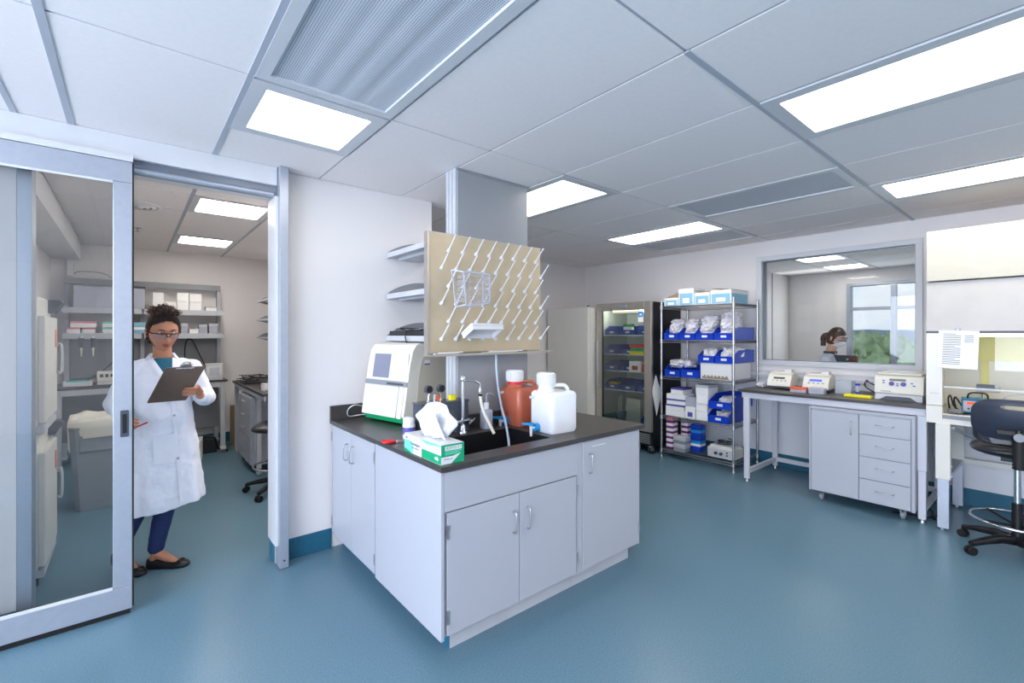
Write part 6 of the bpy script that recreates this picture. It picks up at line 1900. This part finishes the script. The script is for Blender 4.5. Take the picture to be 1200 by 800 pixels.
# clipboard
off = nn * .002
t = thing('clipboard', 'brown hardboard clipboard held up by the person in the doorway', 'clipboard', P1.location)
q = MB(); cs = []
for u, v in ((0.03, 0), (.97, 0), (1, .02), (1, .98), (.95, 1), (.05, 1), (0, .98), (0, .02)):
    cs.append(BL + (BR - BL) * u + (TL - BL) * v)
q.loft([[c for c in cs], [c + nn * .0035 for c in cs]], 0, True, False)
q.build('board', M['clipboard'], t)
mid = TL + (TR - TL) * .5
q = MB(); q.bar(mid - e1 * .045 - e2 * .012 - nn * .006, mid + e1 * .045 - e2 * .012 - nn * .006, .022, .010)
clip = q.build('clip', M['nickel'], t)
MB().bar(mid - e2 * .008 - nn * .008, mid + e2 * .020 - nn * .006, .062, .008).tube([mid - e1 * .018 + e2 * .015 - nn * .012 + (e2 * .018 * math.sin(a) - e1 * .018 * (math.cos(a) - 1)) for a in [k * PI / 8 for k in range(9)]], .0055, 8).build('clip_lever', M['nickel'], clip)
q = MB(); s0 = BL + (BR - BL) * .06 + (TL - BL) * .04 - nn * .0012
q.loft([[s0, s0 + e1 * .175, s0 + e1 * .175 + e2 * .27, s0 + e2 * .27], [p - nn * .002 for p in (s0, s0 + e1 * .175, s0 + e1 * .175 + e2 * .27, s0 + e2 * .27)]], 0, True, False)
q.build('paper_sheets', M['paper'], t)
b = MB()
for k in range(3):
    c = TL + (TR - TL) * (.36 + .14 * k) - e2 * .010 + nn * .0036
    b.cyl(c, c + nn * .0012, .004, n=10)
b.build('rivets', M['nickel'], t)
pn = thing('pen', 'red pen in the right hand of the person with the clipboard', 'pen', P1.location)
pc = (tips[0] + tips[1]) / 2
pdir = Vector((.80, -.35, .40)).normalized()
MB().cyl(pc - pdir * .04, pc + pdir * .045, .0045, n=10).build('barrel', M['red'], pn)
MB().cyl(pc + pdir * .045, pc + pdir * .062, .0052, n=10).build('cap', M['red'], pn)

# ---------------------------------------------------------------- person behind the interior window
P2 = thing('person', 'person with brown ponytail, mask and goggles seen through the interior window', 'person', (6.40, 1.775, 0))
HT2 = Matrix.Translation((0, -.045, 1.478)) @ Matrix.Rotation(R(-14), 4, 'Z') @ Matrix.Rotation(R(16), 4, 'X')
b = MB(); head_mesh(b, HT2)
for s in (-1, 1):
    q = MB(); q.T = HT2
    q.lathe([(.004, -.030), (.012, -.022), (.016, -.005), (.018, .010), (.014, .024), (.004, .030)], (s * .069, .012, -.006), 12)
    b.add(q.v, q.f, 0, True)
b.capsule((0, .02, 1.30), (0, -.01, 1.40), .052, .048, 18); b.capsule((0, .01, 1.18), (0, .012, 1.29), .11, .055, 18); b.capsule((0, 0, .90), (0, 0, 1.18), .12, .12, 18)
b.capsule((-.07, 0, .87), (.07, 0, .87), .11, .11, 18)
A2 = [(Vector((-.155, .01, 1.235)), Vector((-.215, -.02, 1.02)), Vector((-.12, -.23, 1.09))), (Vector((.155, .01, 1.235)), Vector((.215, -.02, 1.02)), Vector((.10, -.23, 1.09)))]
for a in A2: b.chain(a, [.045, .036, .026])
for s in (-1, 1):
    b.chain([(s * .075, 0, .84), (s * .08, -.02, .45), (s * .085, .02, .09)], [.085, .055, .034])
    b.capsule((s * .085, .02, .08), (s * .09, -.12, .03), .032, .022)
hand(b, A2[0][2], (.3, -1, .15), (1, .2, .3), .35, False); hand(b, A2[1][2], (-.3, -1, .15), (-1, .2, .3), .35, True)
link_mesh('body', remesh(b, .005, 2), M['skin_l'], P2)
face(P2, HT2, False, 'hair_b')
hb = hair_cap(HT2, .048, 'hair_b', 9, .004, 1.10).build('hair', M['hair_b'], P2)
q = MB(); q.T = HT2
q.tube(bez([(0, .088, .02), (0, .118, .0), (0, .135, -.04), (0, .125, -.095), (0, .115, -.13)], 6), 1, 14, radii=[.022 + .016 * math.sin(min(1, k / 16) * PI * .9) for k in range(25)])
q.build('ponytail', M['hair_b'], hb)
q = MB(); q.T = HT2; n = 16; rings = []
for i in range(9):
    z = -.012 - i * .010
    rings.append([tuple(Vector((x / 1000, hp(x / 1000, z, .008).y + .000008 * x * x - .006 * math.sin(i / 8 * PI), z))) for x in range(-54, 55, 9)])
q.loft(rings, 0, False, True, closed=False)
q.build('face_mask', M['lgrey'] if False else M['wall_low'], P2)
q = MB(); q.T = HT2
q.tube([(x / 1000, -.112 + .000015 * x * x, .028) for x in range(-66, 67, 6)], .004, 8); q.tube([(x / 1000, -.112 + .000015 * x * x, -.008) for x in range(-66, 67, 6)], .004, 8)
for s in (-1, 1): q.bar((s * .067, -.046, .010), (s * .076, .02, .010), .004, .014)
g2 = q.build('goggles', M['dgrey'], P2)
q = MB(); q.T = HT2
q.loft([[(x / 1000, -.113 + .000015 * x * x, z) for x in range(-66, 67, 6)] for z in (.028, .010, -.008)], 0, False, True, closed=False)
q.build('lens', M['lens'], g2)
spec2 = [(z - .07 if z > .5 else z, cx, cy, rx, ry, f) for z, cx, cy, rx, ry, f in spec]
b = MB(); coat_solid(b, spec2, 6, 2.2)
for s, a in ((-1, A2[0]), (1, A2[1])):
    b.capsule((s * .10, .012, 1.245), (s * .150, .01, 1.22), .055, .060)
    b.chain([a[0] + Vector((0, 0, -.012)), a[1], a[1] + (a[2] - a[1]) * .88], [.062, .058, .044], 18)
link_mesh('lab_coat', remesh(b, .009, 2, (.014, .07)), M['coat'], P2)
q = MB()
q.loft([[(.082 * math.cos(a), .014 + .068 * math.sin(a), z) for a in [R(-60 + 300 * k / 24) for k in range(25)]] for z in (1.275, 1.325)], 0, False, True, closed=False)
o = q.build('dark_collar', M['dgrey'], P2); sm = o.modifiers.new('s', 'SOLIDIFY'); sm.thickness = .006
b = MB()
for s in (-1, 1): b.chain([(s * .075, 0, .84), (s * .08, -.02, .45), (s * .085, .02, .12)], [.095, .064, .048], 16)
link_mesh('trousers', remesh(b, .01, 2), M['dgrey'], P2)
for s in (-1, 1): shoe(P2, (s * .085, .07, 0), (s * .12, -1, 0))
t = thing('dark_folder', 'dark grey folder carried by the person behind the interior window', 'folder', (6.285, 1.615, 1.20), 0, rot=(0, R(24), R(-6)))
MB().box(-.006, .006, -.12, .125, -.10, .09).build('cover', M['dgrey'], t, bevel=.003)
MB().box(-.0065, .0005, -.125, -.03, -.10, .088).build('brown_flap', mat('brown_cover', (96, 70, 66), .5), t)
MB().box(-.0085, -.006, -.03, -.01, .03, .05).build('sticker', M['mint'], t)

# furniture of the room behind the window
d2 = struct(MB().box(6.02, 6.44, 3.335, 3.349, .02, 2.02).build('door_2', mat('green_glass_door', (96, 104, 92), .3)))
MB().box(6.12, 6.30, 3.326, 3.335, 1.1, 1.62).build('notice', M['paper'], d2); MB().box(6.15, 6.28, 3.32, 3.326, 1.12, 1.36).build('notice_print', M['blue'], d2)
t = thing('panelled_partition', 'beige wall panels with grey joints behind the person at the window', 'partition', (8.0, 3.4, 0))
for k, (x0, x1) in enumerate(((6.05, 6.98), (7.0, 7.9), (7.92, 8.8), (8.82, 9.55))):
    MB().box(x0, x1, 3.35, 3.39, 0, 2.615).build('panel', M['wall'], t, True)
for x in (6.99, 7.91, 8.81): MB().box(x - .012, x + .012, 3.342, 3.352, 0, 2.615).build('joint', M['grey'], t, True)
